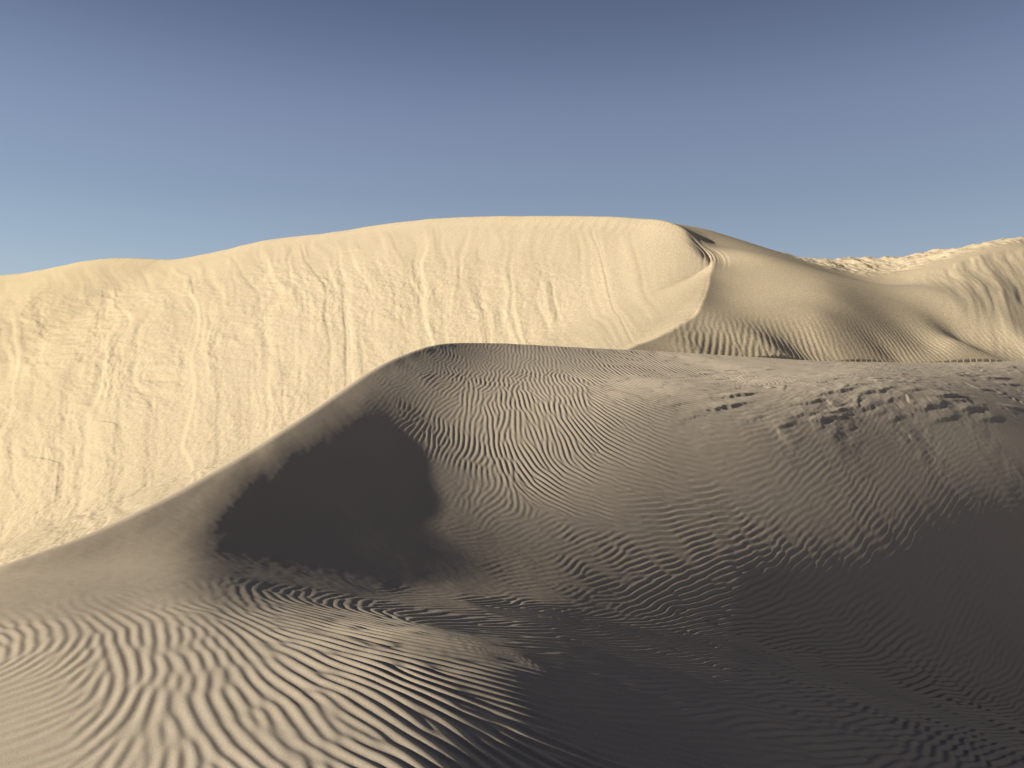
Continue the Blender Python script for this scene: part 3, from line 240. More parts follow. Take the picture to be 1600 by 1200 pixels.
[1149,-1129,-2,0,0,-1,-1,-1,0,-1,-1,-1,-1,-1,-1,-1,-1,-2,0,-3,0,-3,-1,-2,-1,-3,-3,-1,-3,-3,-3,-3,-3,-4,-3,-8,7,1,4,2,4,4,3,2,2,2,2,0,1,1,0,0,-1,0,-2,-1,-1,-1,0,0,0,-1,0,0,0,1,0,0,-2,-2,-4,-3,-6,-4,-6,-6,-6,-4,-3,-2,-1,-1,-1,0,-2,-1,-5,-3,-6,-6,-4,-2,-4,-2,-1,0,-1,0,0,2,0,1,2,0,3,0,2,1,2,1,1,1],
[1165,-1146,0,-1,0,-1,-1,0,-2,0,-1,-1,0,-2,-1,-1,0,-3,0,-2,-1,-2,-2,-1,-3,-1,-3,-2,-2,-3,-3,-3,-3,-4,-3,-9,6,2,3,3,3,4,3,3,2,1,2,1,0,1,1,-1,0,-1,0,-2,0,-2,1,-1,0,0,0,-1,1,2,0,0,0,-1,-4,-2,-5,-4,-6,-6,-5,-6,-4,-4,-1,-2,-2,0,0,-2,-1,-3,-4,-6,-4,-5,-4,-4,-1,-2,-3,0,0,1,-1,2,0,2,0,2,1,2,1,1,1,2],
[1179,-1160,0,0,-2,1,-2,-1,0,-1,0,-2,-1,0,-2,0,-2,-1,-1,-1,-2,-2,-1,-2,-2,-2,-2,-2,-3,-2,-3,-3,-4,-2,-5,-3,-3,4,2,4,4,3,4,2,2,2,1,1,1,1,-1,1,-1,0,0,-2,0,-1,-1,1,-1,1,-1,0,0,2,2,0,1,-1,-2,-2,-3,-5,-4,-6,-7,-5,-5,-4,-3,-3,-3,-1,0,-1,0,-2,-2,-4,-4,-5,-6,-5,-2,-3,-3,-3,0,0,-1,1,0,1,0,2,0,2,1,2,1,0],
[1192,-1172,-1,-1,0,-1,0,-2,0,-1,0,-2,0,-1,-2,0,-1,-2,0,-3,0,-2,-2,-2,-1,-3,-1,-3,-2,-2,-3,-4,-2,-3,-4,-2,-9,7,2,3,4,4,3,2,3,2,0,2,0,1,0,0,-1,1,-2,1,-2,0,0,-1,1,-1,1,-1,0,2,2,2,1,0,-1,-1,-3,-4,-3,-6,-5,-6,-6,-5,-4,-4,-3,-2,-3,0,0,-1,0,-2,-3,-5,-5,-5,-5,-4,-3,-3,-2,-3,1,-2,1,0,0,1,1,1,1,1,1,1],
[1204,-1184,-1,-1,0,0,-2,0,-1,-1,0,-1,-2,0,-1,-1,-1,-1,-1,-2,-2,0,-3,-1,-2,-2,-2,-2,-2,-2,-4,-2,-3,-3,-3,-3,-8,2,5,3,3,4,4,2,3,1,1,1,1,0,1,-1,0,-1,0,0,-1,-1,0,1,-1,1,-1,0,1,1,2,2,2,0,1,-1,-1,-2,-4,-5,-4,-6,-6,-6,-4,-5,-4,-4,-3,-2,0,-1,1,-2,0,-3,-5,-4,-6,-5,-4,-3,-4,-3,-1,-2,-1,0,0,0,1,0,1,1,1,2],
[1215,-1195,-1,0,-1,-1,0,-2,1,-2,0,-1,-1,-1,-1,0,-2,-1,-2,0,-2,-2,-1,-1,-3,-1,-2,-2,-3,-2,-2,-3,-3,-2,-4,-4,-4,-5,8,2,4,4,2,5,1,2,1,1,0,1,0,-1,1,-1,-1,0,-1,0,-1,1,0,1,-1,0,0,1,3,2,2,2,0,1,-1,-1,-2,-3,-5,-5,-5,-7,-5,-6,-4,-4,-4,-4,-1,-2,0,0,0,-1,-3,-4,-4,-5,-6,-4,-5,-2,-3,-3,-1,-2,-1,0,0,1,0,0,2,0],
[1225,-1205,-1,0,-1,-1,0,-1,-1,0,-1,-1,-1,0,-2,-1,0,-2,-1,-1,-2,-1,-2,-1,-2,-1,-3,-1,-3,-2,-2,-3,-3,-2,-4,-3,-5,-4,4,4,3,4,4,2,3,2,0,1,1,1,-1,1,-1,0,-1,-1,0,-1,0,0,0,1,-1,1,0,1,1,4,1,3,1,2,-1,1,-2,-2,-4,-3,-5,-5,-7,-6,-5,-4,-6,-3,-3,-3,-2,0,0,-1,-1,-2,-3,-5,-4,-5,-6,-3,-5,-2,-2,-3,-2,-1,0,-1,1,-1,2,0],
[1234,-1214,-1,0,-1,-1,0,-1,0,-1,-1,-1,0,-2,0,-2,0,-2,0,-2,-2,0,-3,0,-3,-1,-2,-2,-1,-3,-3,-1,-4,-2,-3,-4,-3,-3,-2,5,3,4,3,4,3,1,1,0,2,-1,1,1,-2,1,-1,-1,0,-1,-1,0,1,0,0,0,1,0,2,2,2,4,1,1,2,0,-1,0,-2,-3,-4,-4,-6,-5,-7,-4,-6,-4,-5,-3,-4,-1,-1,-1,-1,0,-3,-2,-4,-5,-4,-5,-5,-4,-3,-2,-3,-2,-2,-1,0,-1,1,0],
[1242,-1222,-1,0,-1,-1,0,0,-2,0,0,-2,0,-2,0,-1,-1,-1,-2,0,-2,-2,-1,-1,-2,-1,-3,-1,-2,-2,-2,-3,-2,-2,-3,-4,-1,-4,-4,1,5,3,5,3,2,3,0,1,1,0,0,1,-1,0,0,-1,0,-1,-1,0,0,0,0,1,0,1,1,2,3,2,2,2,2,0,1,-1,-1,-1,-2,-3,-4,-6,-5,-6,-5,-5,-5,-4,-5,-4,-2,-1,-2,0,-2,-1,-3,-3,-4,-3,-7,-3,-5,-4,-2,-3,-2,-3,-1,-1,0,0],
[1249,-1230,1,-2,1,-2,0,0,-1,-1,-1,0,-1,-1,-1,-1,-1,-1,-1,-2,0,-2,-2,-1,-1,-2,-2,-1,-3,-1,-2,-2,-3,-2,-2,-3,-1,-4,-2,-4,2,5,4,4,2,2,2,0,1,0,1,0,-1,1,-1,0,0,-1,-1,-1,1,-1,1,1,-1,2,0,2,3,2,2,3,0,2,1,-1,1,-1,-1,-2,-2,-5,-3,-6,-5,-5,-5,-4,-6,-6,-4,-2,-3,-1,-1,-1,-2,-2,-3,-3,-4,-5,-4,-5,-4,-3,-3,-2,-4,0,-3,1],
[1254,-1234,-1,0,0,-2,1,-2,0,0,-2,0,-1,-1,-1,0,-2,-1,-1,-1,-2,0,-2,-2,-1,-1,-2,-2,-1,-3,-1,-2,-2,-2,-3,-1,-3,-1,-2,-3,-3,3,4,4,2,3,1,1,1,1,-1,1,0,0,0,0,-1,0,-1,-1,1,-1,0,1,0,1,1,1,3,2,2,3,1,1,1,0,1,-1,0,-1,-1,-2,-3,-5,-4,-4,-5,-4,-6,-7,-4,-5,-4,-2,-1,-3,0,-3,-1,-3,-3,-3,-4,-4,-5,-6,-3,-3,-2,-4,-2,-1],
[1259,-1239,-1,0,-1,0,0,-2,1,-2,0,-1,-1,-1,0,-2,0,-2,-1,-1,-1,-1,-2,-1,-1,-2,-1,-3,0,-3,-1,-2,-2,-2,-1,-3,-1,-2,-2,0,-3,-2,2,5,-1,6,1,1,1,0,1,0,0,0,1,-1,0,-1,0,0,-1,0,0,0,1,0,1,2,2,2,3,1,2,1,2,0,0,0,0,0,-1,-1,-1,-4,-3,-4,-3,-5,-4,-6,-6,-5,-5,-4,-2,-3,-2,-2,-2,-1,-3,-2,-2,-5,-4,-5,-6,-3,-3,-4,-3,-2],
[1262,-1242,0,-1,-1,0,0,-1,-1,0,-1,-1,-1,0,-2,0,-2,0,-2,0,-2,-1,-1,-2,-1,-1,-2,-1,-2,-2,-1,-2,-2,-1,-2,-2,-2,-1,-1,-2,0,0,-1,-3,0,9,1,1,1,1,-1,1,1,-1,1,-1,1,-1,0,-1,0,0,0,0,0,1,1,1,2,3,1,3,1,1,1,2,-1,1,0,0,-1,0,-1,-1,-4,-2,-4,-2,-5,-4,-5,-5,-6,-5,-3,-4,-3,-2,-2,-2,-3,-1,-2,-3,-3,-4,-7,-4,-3,-5,-4,-2],
[1265,-1245,0,-1,-1,0,0,-1,-1,0,-1,0,-2,0,-2,0,-1,-1,-2,0,-1,-2,-1,-1,-1,-2,-1,-2,-1,-2,-2,-1,-1,-2,-2,-2,-1,-1,-2,0,-1,1,0,-7,-1,8,3,-2,4,-1,1,1,-1,0,1,0,0,0,0,-1,0,0,0,-1,1,0,2,1,1,3,2,2,1,1,2,0,1,0,1,-1,0,0,0,-2,-1,-3,-2,-3,-3,-2,-6,-4,-5,-4,-6,-3,-4,-3,-3,-2,-2,-3,-2,-1,-3,-3,-4,-5,-5,-5,-4,-4],
[1267,-1247,-1,1,-2,1,-2,0,0,-1,-1,-1,0,-1,-1,-1,-1,-1,-1,-2,0,-1,-1,-2,-1,-1,-2,-1,-2,-1,-1,-2,-2,-1,-1,-3,0,-2,-1,-1,0,-1,1,-2,-2,2,-1,-1,8,0,-1,1,0,-1,1,0,1,-1,1,-1,0,0,0,-1,1,0,1,1,2,2,2,3,0,2,0,1,2,-1,1,0,0,0,-1,1,-3,-1,-3,-2,-1,-3,-4,-3,-5,-4,-4,-4,-5,-3,-3,-3,-2,-4,-2,-2,-2,-2,-3,-3,-5,-5,-5,-5],
[1267,-1246,-2,1,-2,1,-1,-1,-1,0,0,-2,0,-1,-1,-1,-1,-1,0,-2,-1,-1,-1,-1,-2,-1,-1,-1,-2,-1,-2,-1,-2,-1,-1,-2,-1,-2,-1,0,-1,-1,1,0,0,-1,-5,-1,8,2,-3,3,-1,0,1,-1,1,0,0,1,-1,0,0,-1,0,1,0,2,1,3,2,1,2,1,1,0,1,1,0,0,1,-1,1,0,-2,-1,-3,-2,-1,-2,-3,-2,-4,-4,-4,-3,-4,-4,-3,-3,-3,-3,-3,-3,-3,-1,-2,-3,-3,-4,-5,-5],
[1267,-1246,-2,1,-1,-1,0,-1,0,-1,0,-2,0,-1,-1,-1,0,-2,0,-2,0,-2,-1,0,-2,-2,0,-2,-1,-2,-1,-1,-2,-1,-1,-2,-1,-1,-2,0,-1,0,0,0,-1,1,-3,0,1,-1,-1,6,0,-2,1,0,0,1,0,0,0,0,1,-2,0,1,-1,2,2,2,2,3,0,2,0,0,1,1,0,1,-1,1,1,-1,0,-1,-3,-2,-1,-2,-2,-2,-2,-4,-4,-3,-4,-3,-2,-4,-2,-4,-2,-4,-3,-3,-1,-3,-1,-4,-3,-4],
[1266,-1245,-2,1,-1,-1,0,0,-1,-1,0,-2,0,-1,0,-2,-1,0,-1,-1,-2,0,-1,-2,0,-2,-1,-1,-2,-1,-1,-1,-2,-1,-2,0,-2,-1,-1,-1,-1,0,0,0,-1,0,0,0,0,-5,-1,7,1,-4,4,-2,1,0,0,2,-1,0,1,-1,-1,0,1,0,2,2,2,3,1,1,1,0,0,1,0,1,0,0,0,2,0,-2,-2,-2,-2,-1,-2,-1,-2,-3,-4,-3,-3,-3,-3,-2,-2,-4,-2,-3,-4,-3,-3,-2,-1,-2,-3,-4],
[1265,-1245,0,-1,0,0,-1,0,-1,-1,-1,0,-1,0,-2,0,-2,0,-1,-1,-1,-1,-1,-1,-1,-1,-1,-2,-1,-1,-2,0,-2,-2,0,-2,-1,-1,-1,0,-2,0,0,0,-1,0,0,0,-1,-1,-1,2,-3,-1,5,0,-1,1,0,1,0,1,0,-1,0,0,-1,1,1,2,2,3,2,0,1,0,1,0,1,0,-1,2,0,1,0,0,-1,-3,-2,-2,-1,-2,0,-3,-3,-3,-3,-3,-3,-2,-2,-2,-3,-3,-2,-5,-2,-3,-2,-1,-2,-3],
[1262,-1242,0,0,-1,-1,1,-2,0,0,-1,-1,-1,-1,0,-2,0,-1,-1,0,-2,0,-2,-1,0,-2,-1,-1,-1,-2,-1,-1,-1,-1,-2,0,-2,-1,-1,-1,0,-1,0,0,-1,-1,1,-1,0,1,-1,1,-8,1,5,2,-4,3,0,0,1,0,1,1,-2,0,0,0,0,2,2,3,2,0,2,-1,1,1,0,0,0,0,1,2,0,1,-2,-2,-3,0,-3,0,-2,-2,-1,-3,-4,-2,-3,-3,-1,-3,-1,-3,-3,-2,-4,-4,-1,-2,-1,-2],
[1259,-1239,0,-1,1,-2,1,-2,0,0,-1,-1,-1,0,-2,0,-1,0,-2,-1,0,-1,-1,-1,-2,0,-1,-2,-1,0,-2,-2,0,-2,0,-2,-1,-1,-1,0,-1,-1,0,-1,0,0,-1,0,0,1,-2,1,-3,-1,2,-3,-2,6,0,0,1,0,1,1,-1,0,-1,0,0,2,1,2,2,2,0,1,1,-1,1,0,1,-1,2,1,1,0,0,-2,-2,-2,-2,-1,-1,-1,-2,-2,-3,-3,-2,-3,-3,-1,-2,-3,-1,-3,-3,-3,-3,-2,-1,-2],
[1254,-1233,-1,-1,0,0,0,-2,1,-2,0,-1,0,-2,0,-1,-1,0,-1,-2,0,-1,0,-2,-1,-1,-1,0,-3,0,-1,-2,0,-2,-1,-1,-1,-1,-1,0,-1,-1,0,-1,0,0,-1,0,0,0,-1,0,0,0,-1,-6,-1,6,1,-2,2,1,1,0,1,-1,0,0,-1,1,1,2,3,0,2,0,0,1,0,1,-1,1,1,1,2,0,1,-3,-1,-2,-2,-1,-2,-1,-1,-1,-2,-3,-3,-3,-3,-1,-2,-3,-1,-2,-2,-3,-4,-2,-1,-2],
[1249,-1228,-1,-1,1,-2,1,-1,-1,0,-1,-1,-1,0,-1,-1,0,-1,-2,0,0,-2,0,-2,0,-1,-2,0,-2,0,-2,-1,-1,-1,-1,-1,-1,-1,0,-2,0,-1,0,-1,0,0,-1,0,0,-1,0,0,0,-1,0,-3,-1,2,-4,-1,7,0,0,1,1,0,-1,0,0,0,0,3,1,1,2,-1,2,0,0,1,0,1,0,1,2,1,1,-2,-1,-3,-1,-1,-2,-1,-2,0,-1,-3,-3,-3,-2,-2,-3,-1,-2,-2,-2,-2,-3,-3,-2,-1],
[1243,-1222,-1,0,-1,0,-1,0,-1,0,-1,0,-2,0,-1,0,-2,0,-1,0,-2,0,-1,-1,-1,-1,0,-2,-1,-1,-1,-2,0,-1,-1,-2,0,-1,0,-2,0,-1,0,0,-2,1,-1,0,-1,0,0,0,0,-2,1,-1,-1,0,-6,-1,6,2,-2,2,2,0,0,-1,0,0,1,0,2,1,2,0,0,1,1,0,1,-1,2,0,3,0,1,0,-1,-3,-1,-2,-1,-1,-2,-1,0,-2,-2,-4,-2,-2,-3,-2,-1,-2,-2,-2,-2,-3,-2,-2],
[1237,-1217,0,0,-1,0,0,-1,-1,0,-1,0,-1,-1,-1,0,-2,0,0,-2,0,-1,0,-2,0,-2,0,-1,-2,0,-2,0,-2,0,-2,0,-2,0,0,-2,0,0,-2,1,-2,1,-1,-1,1,-1,0,-1,0,0,-1,0,-1,0,-3,-2,3,-3,-1,7,1,-1,1,-1,1,-1,1,0,1,1,2,0,0,2,-1,2,-1,1,1,1,1,2,1,0,0,-3,-1,-2,-2,-1,-1,-1,0,-2,-1,-3,-3,-3,-2,-2,-2,-1,-3,-1,-2,-2,-2,-3],
[1229,-1208,-1,0,-1,0,0,-1,-1,0,-1,0,-1,-1,0,-2,0,0,-2,0,0,-2,0,-1,-2,1,-2,-1,-1,-1,-1,-1,-1,-1,0,-2,0,-1,-1,-1,0,0,-2,0,0,0,-2,1,-1,0,0,-1,0,-1,0,0,-1,-1,0,-1,0,-6,-1,8,1,-2,3,-1,0,1,0,0,0,2,1,0,1,0,1,1,0,0,1,1,2,1,1,1,0,-2,-1,-3,0,-2,-2,0,-1,-1,-1,-2,-2,-4,-2,-2,-2,-2,-2,-2,-1,-2,-2,-2],
[1221,-1200,-1,0,-1,0,0,-1,0,-1,-1,0,-1,-1,0,-1,-1,0,-2,1,-2,0,-1,-1,-1,0,-1,-2,0,-2,0,-1,-1,-2,1,-2,-1,0,-1,0,-2,1,-2,0,0,-1,0,0,-1,-1,1,-1,-1,1,-1,-1,0,-1,0,-1,0,-4,-1,3,-1,0,5,-4,4,0,0,0,0,1,1,1,0,1,0,1,0,1,0,2,1,1,1,2,0,-1,-2,-1,-2,-1,-2,-1,-1,0,-1,-1,-2,-3,-3,-2,-3,-2,-1,-2,-2,-1,-2,-2],
[1212,-1191,-1,0,0,-1,-1,1,-2,0,0,-1,-1,-1,0,-1,0,-1,-1,-1,0,-1,-1,0,-1,-1,-1,-1,-1,-1,-1,0,-2,0,-1,-1,-1,0,-1,-1,0,-1,-1,0,0,-1,0,-1,0,-1,1,-2,1,-1,0,-1,0,-1,0,-1,-1,-2,0,1,-4,2,0,-2,8,-1,0,0,0,2,-1,1,1,0,1,0,0,1,1,1,1,1,2,1,1,-1,-1,-2,-1,-1,-2,-1,-2,1,-1,-1,-1,-3,-2,-4,-1,-3,-2,-2,-1,-2,-2,-1],
[1203,-1182,-1,0,-1,0,0,-1,0,-1,0,-1,-1,0,-1,-1,0,-1,-1,0,-1,0,-2,0,-1,0,-2,0,-2,0,-1,-1,-1,-1,0,-1,-1,-1,0,-1,0,-1,-1,0,0,-1,-1,0,0,-1,0,0,-1,0,-1,0,0,-1,0,-2,0,-1,-1,1,-3,1,-4,0,6,3,-3,2,0,1,0,1,0,1,0,0,1,1,0,1,2,0,2,1,2,-1,0,-2,-1,-2,-1,-2,-1,0,-1,0,0,-3,-2,-2,-4,-2,-2,-2,-2,-2,-1,-2],
[1193,-1173,1,-1,-1,0,0,0,-2,1,-2,0,0,-1,-1,0,-1,-1,0,-1,-1,0,-1,-1,0,-2,0,-1,-1,-1,0,-2,0,-1,-1,0,-1,-1,0,-1,-1,0,-1,0,-1,0,0,-2,1,-1,0,-1,0,0,-1,0,-1,0,-1,-1,0,-1,-1,0,-2,0,-1,0,2,-1,-1,5,-2,3,0,1,0,0,1,0,1,0,0,2,1,0,3,0,2,0,0,-1,-2,-1,-1,-2,-1,-1,0,-1,0,0,-3,-2,-3,-2,-4,-1,-3,-1,-2,-1],
[1182,-1161,-1,0,0,-1,0,-1,0,-1,0,-1,0,-1,0,-2,1,-2,0,-1,0,-1,-1,0,-1,-1,-1,0,-2,0,-1,-1,0,-2,0,-1,0,-1,0,-2,1,-2,0,0,-1,0,-1,0,-1,0,-1,0,0,-1,0,0,-1,-1,0,-1,0,-2,0,0,-2,0,0,1,0,-6,4,-2,1,7,-1,0,1,1,-1,1,0,1,0,1,1,1,1,2,1,1,0,-1,-1,-1,-1,-2,-1,-2,0,0,-1,1,-2,-1,-3,-4,-1,-4,-1,-3,-2,-1],
[1171,-1151,1,-1,-1,1,-1,-1,0,-1,0,0,-1,-1,-1,0,0,-1,-1,0,-1,-1,0,-1,-1,-1,0,-1,-1,-1,0,-2,0,0,-2,0,0,-2,1,-2,0,0,-1,-1,0,-1,0,0,-1,-1,1,-1,-1,0,0,-1,-1,0,0,-1,-1,-1,0,-1,0,-1,0,0,1,-4,2,-7,3,6,2,-2,4,-1,0,0,1,1,0,0,2,0,2,1,1,2,-1,1,-2,0,-2,-1,-1,-3,1,-1,0,-1,1,-1,-3,-2,-3,-3,-3,-1,-3,-1],
[1158,-1137,0,-1,-1,1,-1,-1,0,0,-1,0,-1,-1,0,-1,0,-1,-1,0,0,-2,0,0,-2,0,-1,-1,0,-1,-1,-1,0,-1,-1,0,-1,-1,0,-1,0,-1,0,-1,0,-1,0,-1,0,-1,0,-1,1,-2,0,0,-1,0,-1,0,-1,-1,-1,0,0,-1,0,0,0,-3,0,-1,-1,3,-1,-1,8,-1,0,0,0,2,0,0,1,1,1,1,1,2,1,-1,0,-1,-1,-1,-2,-1,-2,1,-1,0,0,0,-1,-3,-2,-4,-1,-4,-1,-3],
[1146,-1125,-1,0,0,-1,0,0,-1,0,-1,0,-1,0,-1,-1,0,0,-2,0,0,-1,-1,0,-1,-1,0,-1,-1,-1,-1,0,-1,0,-1,-1,0,-1,0,-1,-1,0,0,-1,-1,0,-1,0,0,-1,-1,0,0,-1,0,0,-2,1,-1,-1,-1,0,0,-1,-1,0,0,-1,0,-1,-2,1,0,0,-5,1,7,3,-3,2,-1,3,0,-1,2,0,2,0,2,1,1,0,0,-1,0,-1,-2,-1,-2,-1,1,-1,1,-1,0,-1,-3,-2,-3,-3,-3,-1],
[1133,-1113,1,-1,0,0,-1,-1,1,-1,-1,0,-1,0,-1,0,-1,0,-1,-1,0,-1,0,-1,-1,0,-1,-1,0,-2,0,0,-2,1,-2,0,0,-2,1,-2,1,-2,0,0,-1,0,-1,-1,0,0,-1,0,-1,0,0,-1,-1,0,0,-1,-1,0,-1,-1,1,-2,1,-1,-1,0,-1,0,-1,1,-4,1,2,1,-1,6,-3,4,-1,1,0,0,2,1,1,1,1,1,0,0,-1,-1,-1,-1,-2,-1,-1,1,0,-1,1,-1,-1,-3,-2,-3,-3,-2],
[1119,-1098,-1,1,-1,-1,0,0,0,-1,-1,0,0,-1,-1,0,0,-2,1,-2,1,-2,0,0,-2,0,-1,0,-1,-1,0,-1,-1,0,-1,0,-1,-1,0,-1,0,0,-2,1,-2,1,-2,1,-2,1,-1,-1,0,-1,0,0,-1,0,-1,-1,0,0,-1,-1,0,-1,0,0,-1,0,-1,-1,1,-1,-2,1,1,-4,3,1,0,6,0,-1,1,0,1,1,2,0,1,2,0,-1,0,0,-1,-1,-3,0,-1,0,0,0,-1,1,0,-2,-3,-2,-3,-3],
[1104,-1083,0,-1,0,0,0,-2,1,-1,0,-1,0,-1,0,-1,0,-1,-1,0,0,-1,-1,0,-1,-1,0,-1,-1,0,-1,-1,0,-1,0,-1,0,-1,0,-1,-1,0,0,-2,1,-1,-1,0,-1,0,0,-1,-1,0,0,-1,0,-1,0,-1,0,-1,-1,0,0,-1,0,-1,0,-1,0,0,-1,-1,0,0,0,-2,1,-4,4,5,2,-2,2,0,1,0,2,0,2,1,0,1,-1,0,0,-2,-2,-1,0,-1,0,0,1,-1,0,0,-2,-3,-2,-3],
[1090,-1069,-1,1,-1,0,-1,0,0,-1,0,-1,0,0,-1,-1,0,-1,0,0,-2,1,-2,0,-1,0,-1,0,-1,-1,-1,0,0,-1,-1,0,-1,0,-1,-1,0,0,-1,0,-1,-1,0,0,-2,1,-1,0,-1,-1,1,-2,1,-1,-1,0,-1,0,-1,-1,1,-2,1,-1,-1,0,0,-1,0,-1,0,-1,0,0,-1,-2,1,5,-2,2,4,-2,1,1,1,1,1,1,1,0,0,0,0,-1,-1,-2,-1,-1,0,1,-1,1,0,-1,0,-2,-3,-2],
[1074,-1053,0,0,-1,0,0,-1,-1,1,-1,-1,1,-2,0,0,-1,0,-1,-1,0,0,-1,-1,0,-1,0,-2,1,-2,0,0,-1,-1,0,-1,0,-1,0,-1,0,-1,0,-1,0,-1,-1,0,0,-1,-1,1,-2,1,-2,1,-1,-1,0,-1,0,-1,0,-1,0,0,-1,-1,1,-2,1,-2,1,-1,-1,0,0,-1,-1,0,2,1,-4,5,-1,3,2,-1,1,1,1,1,2,0,0,0,0,0,-2,-1,-2,0,-1,1,0,0,0,0,-1,0,-2,-2],
]
SURVEY_WIDE_X = -14.0; SURVEY_WIDE_Y = 0.8; SURVEY_WIDE_STEP = 0.8
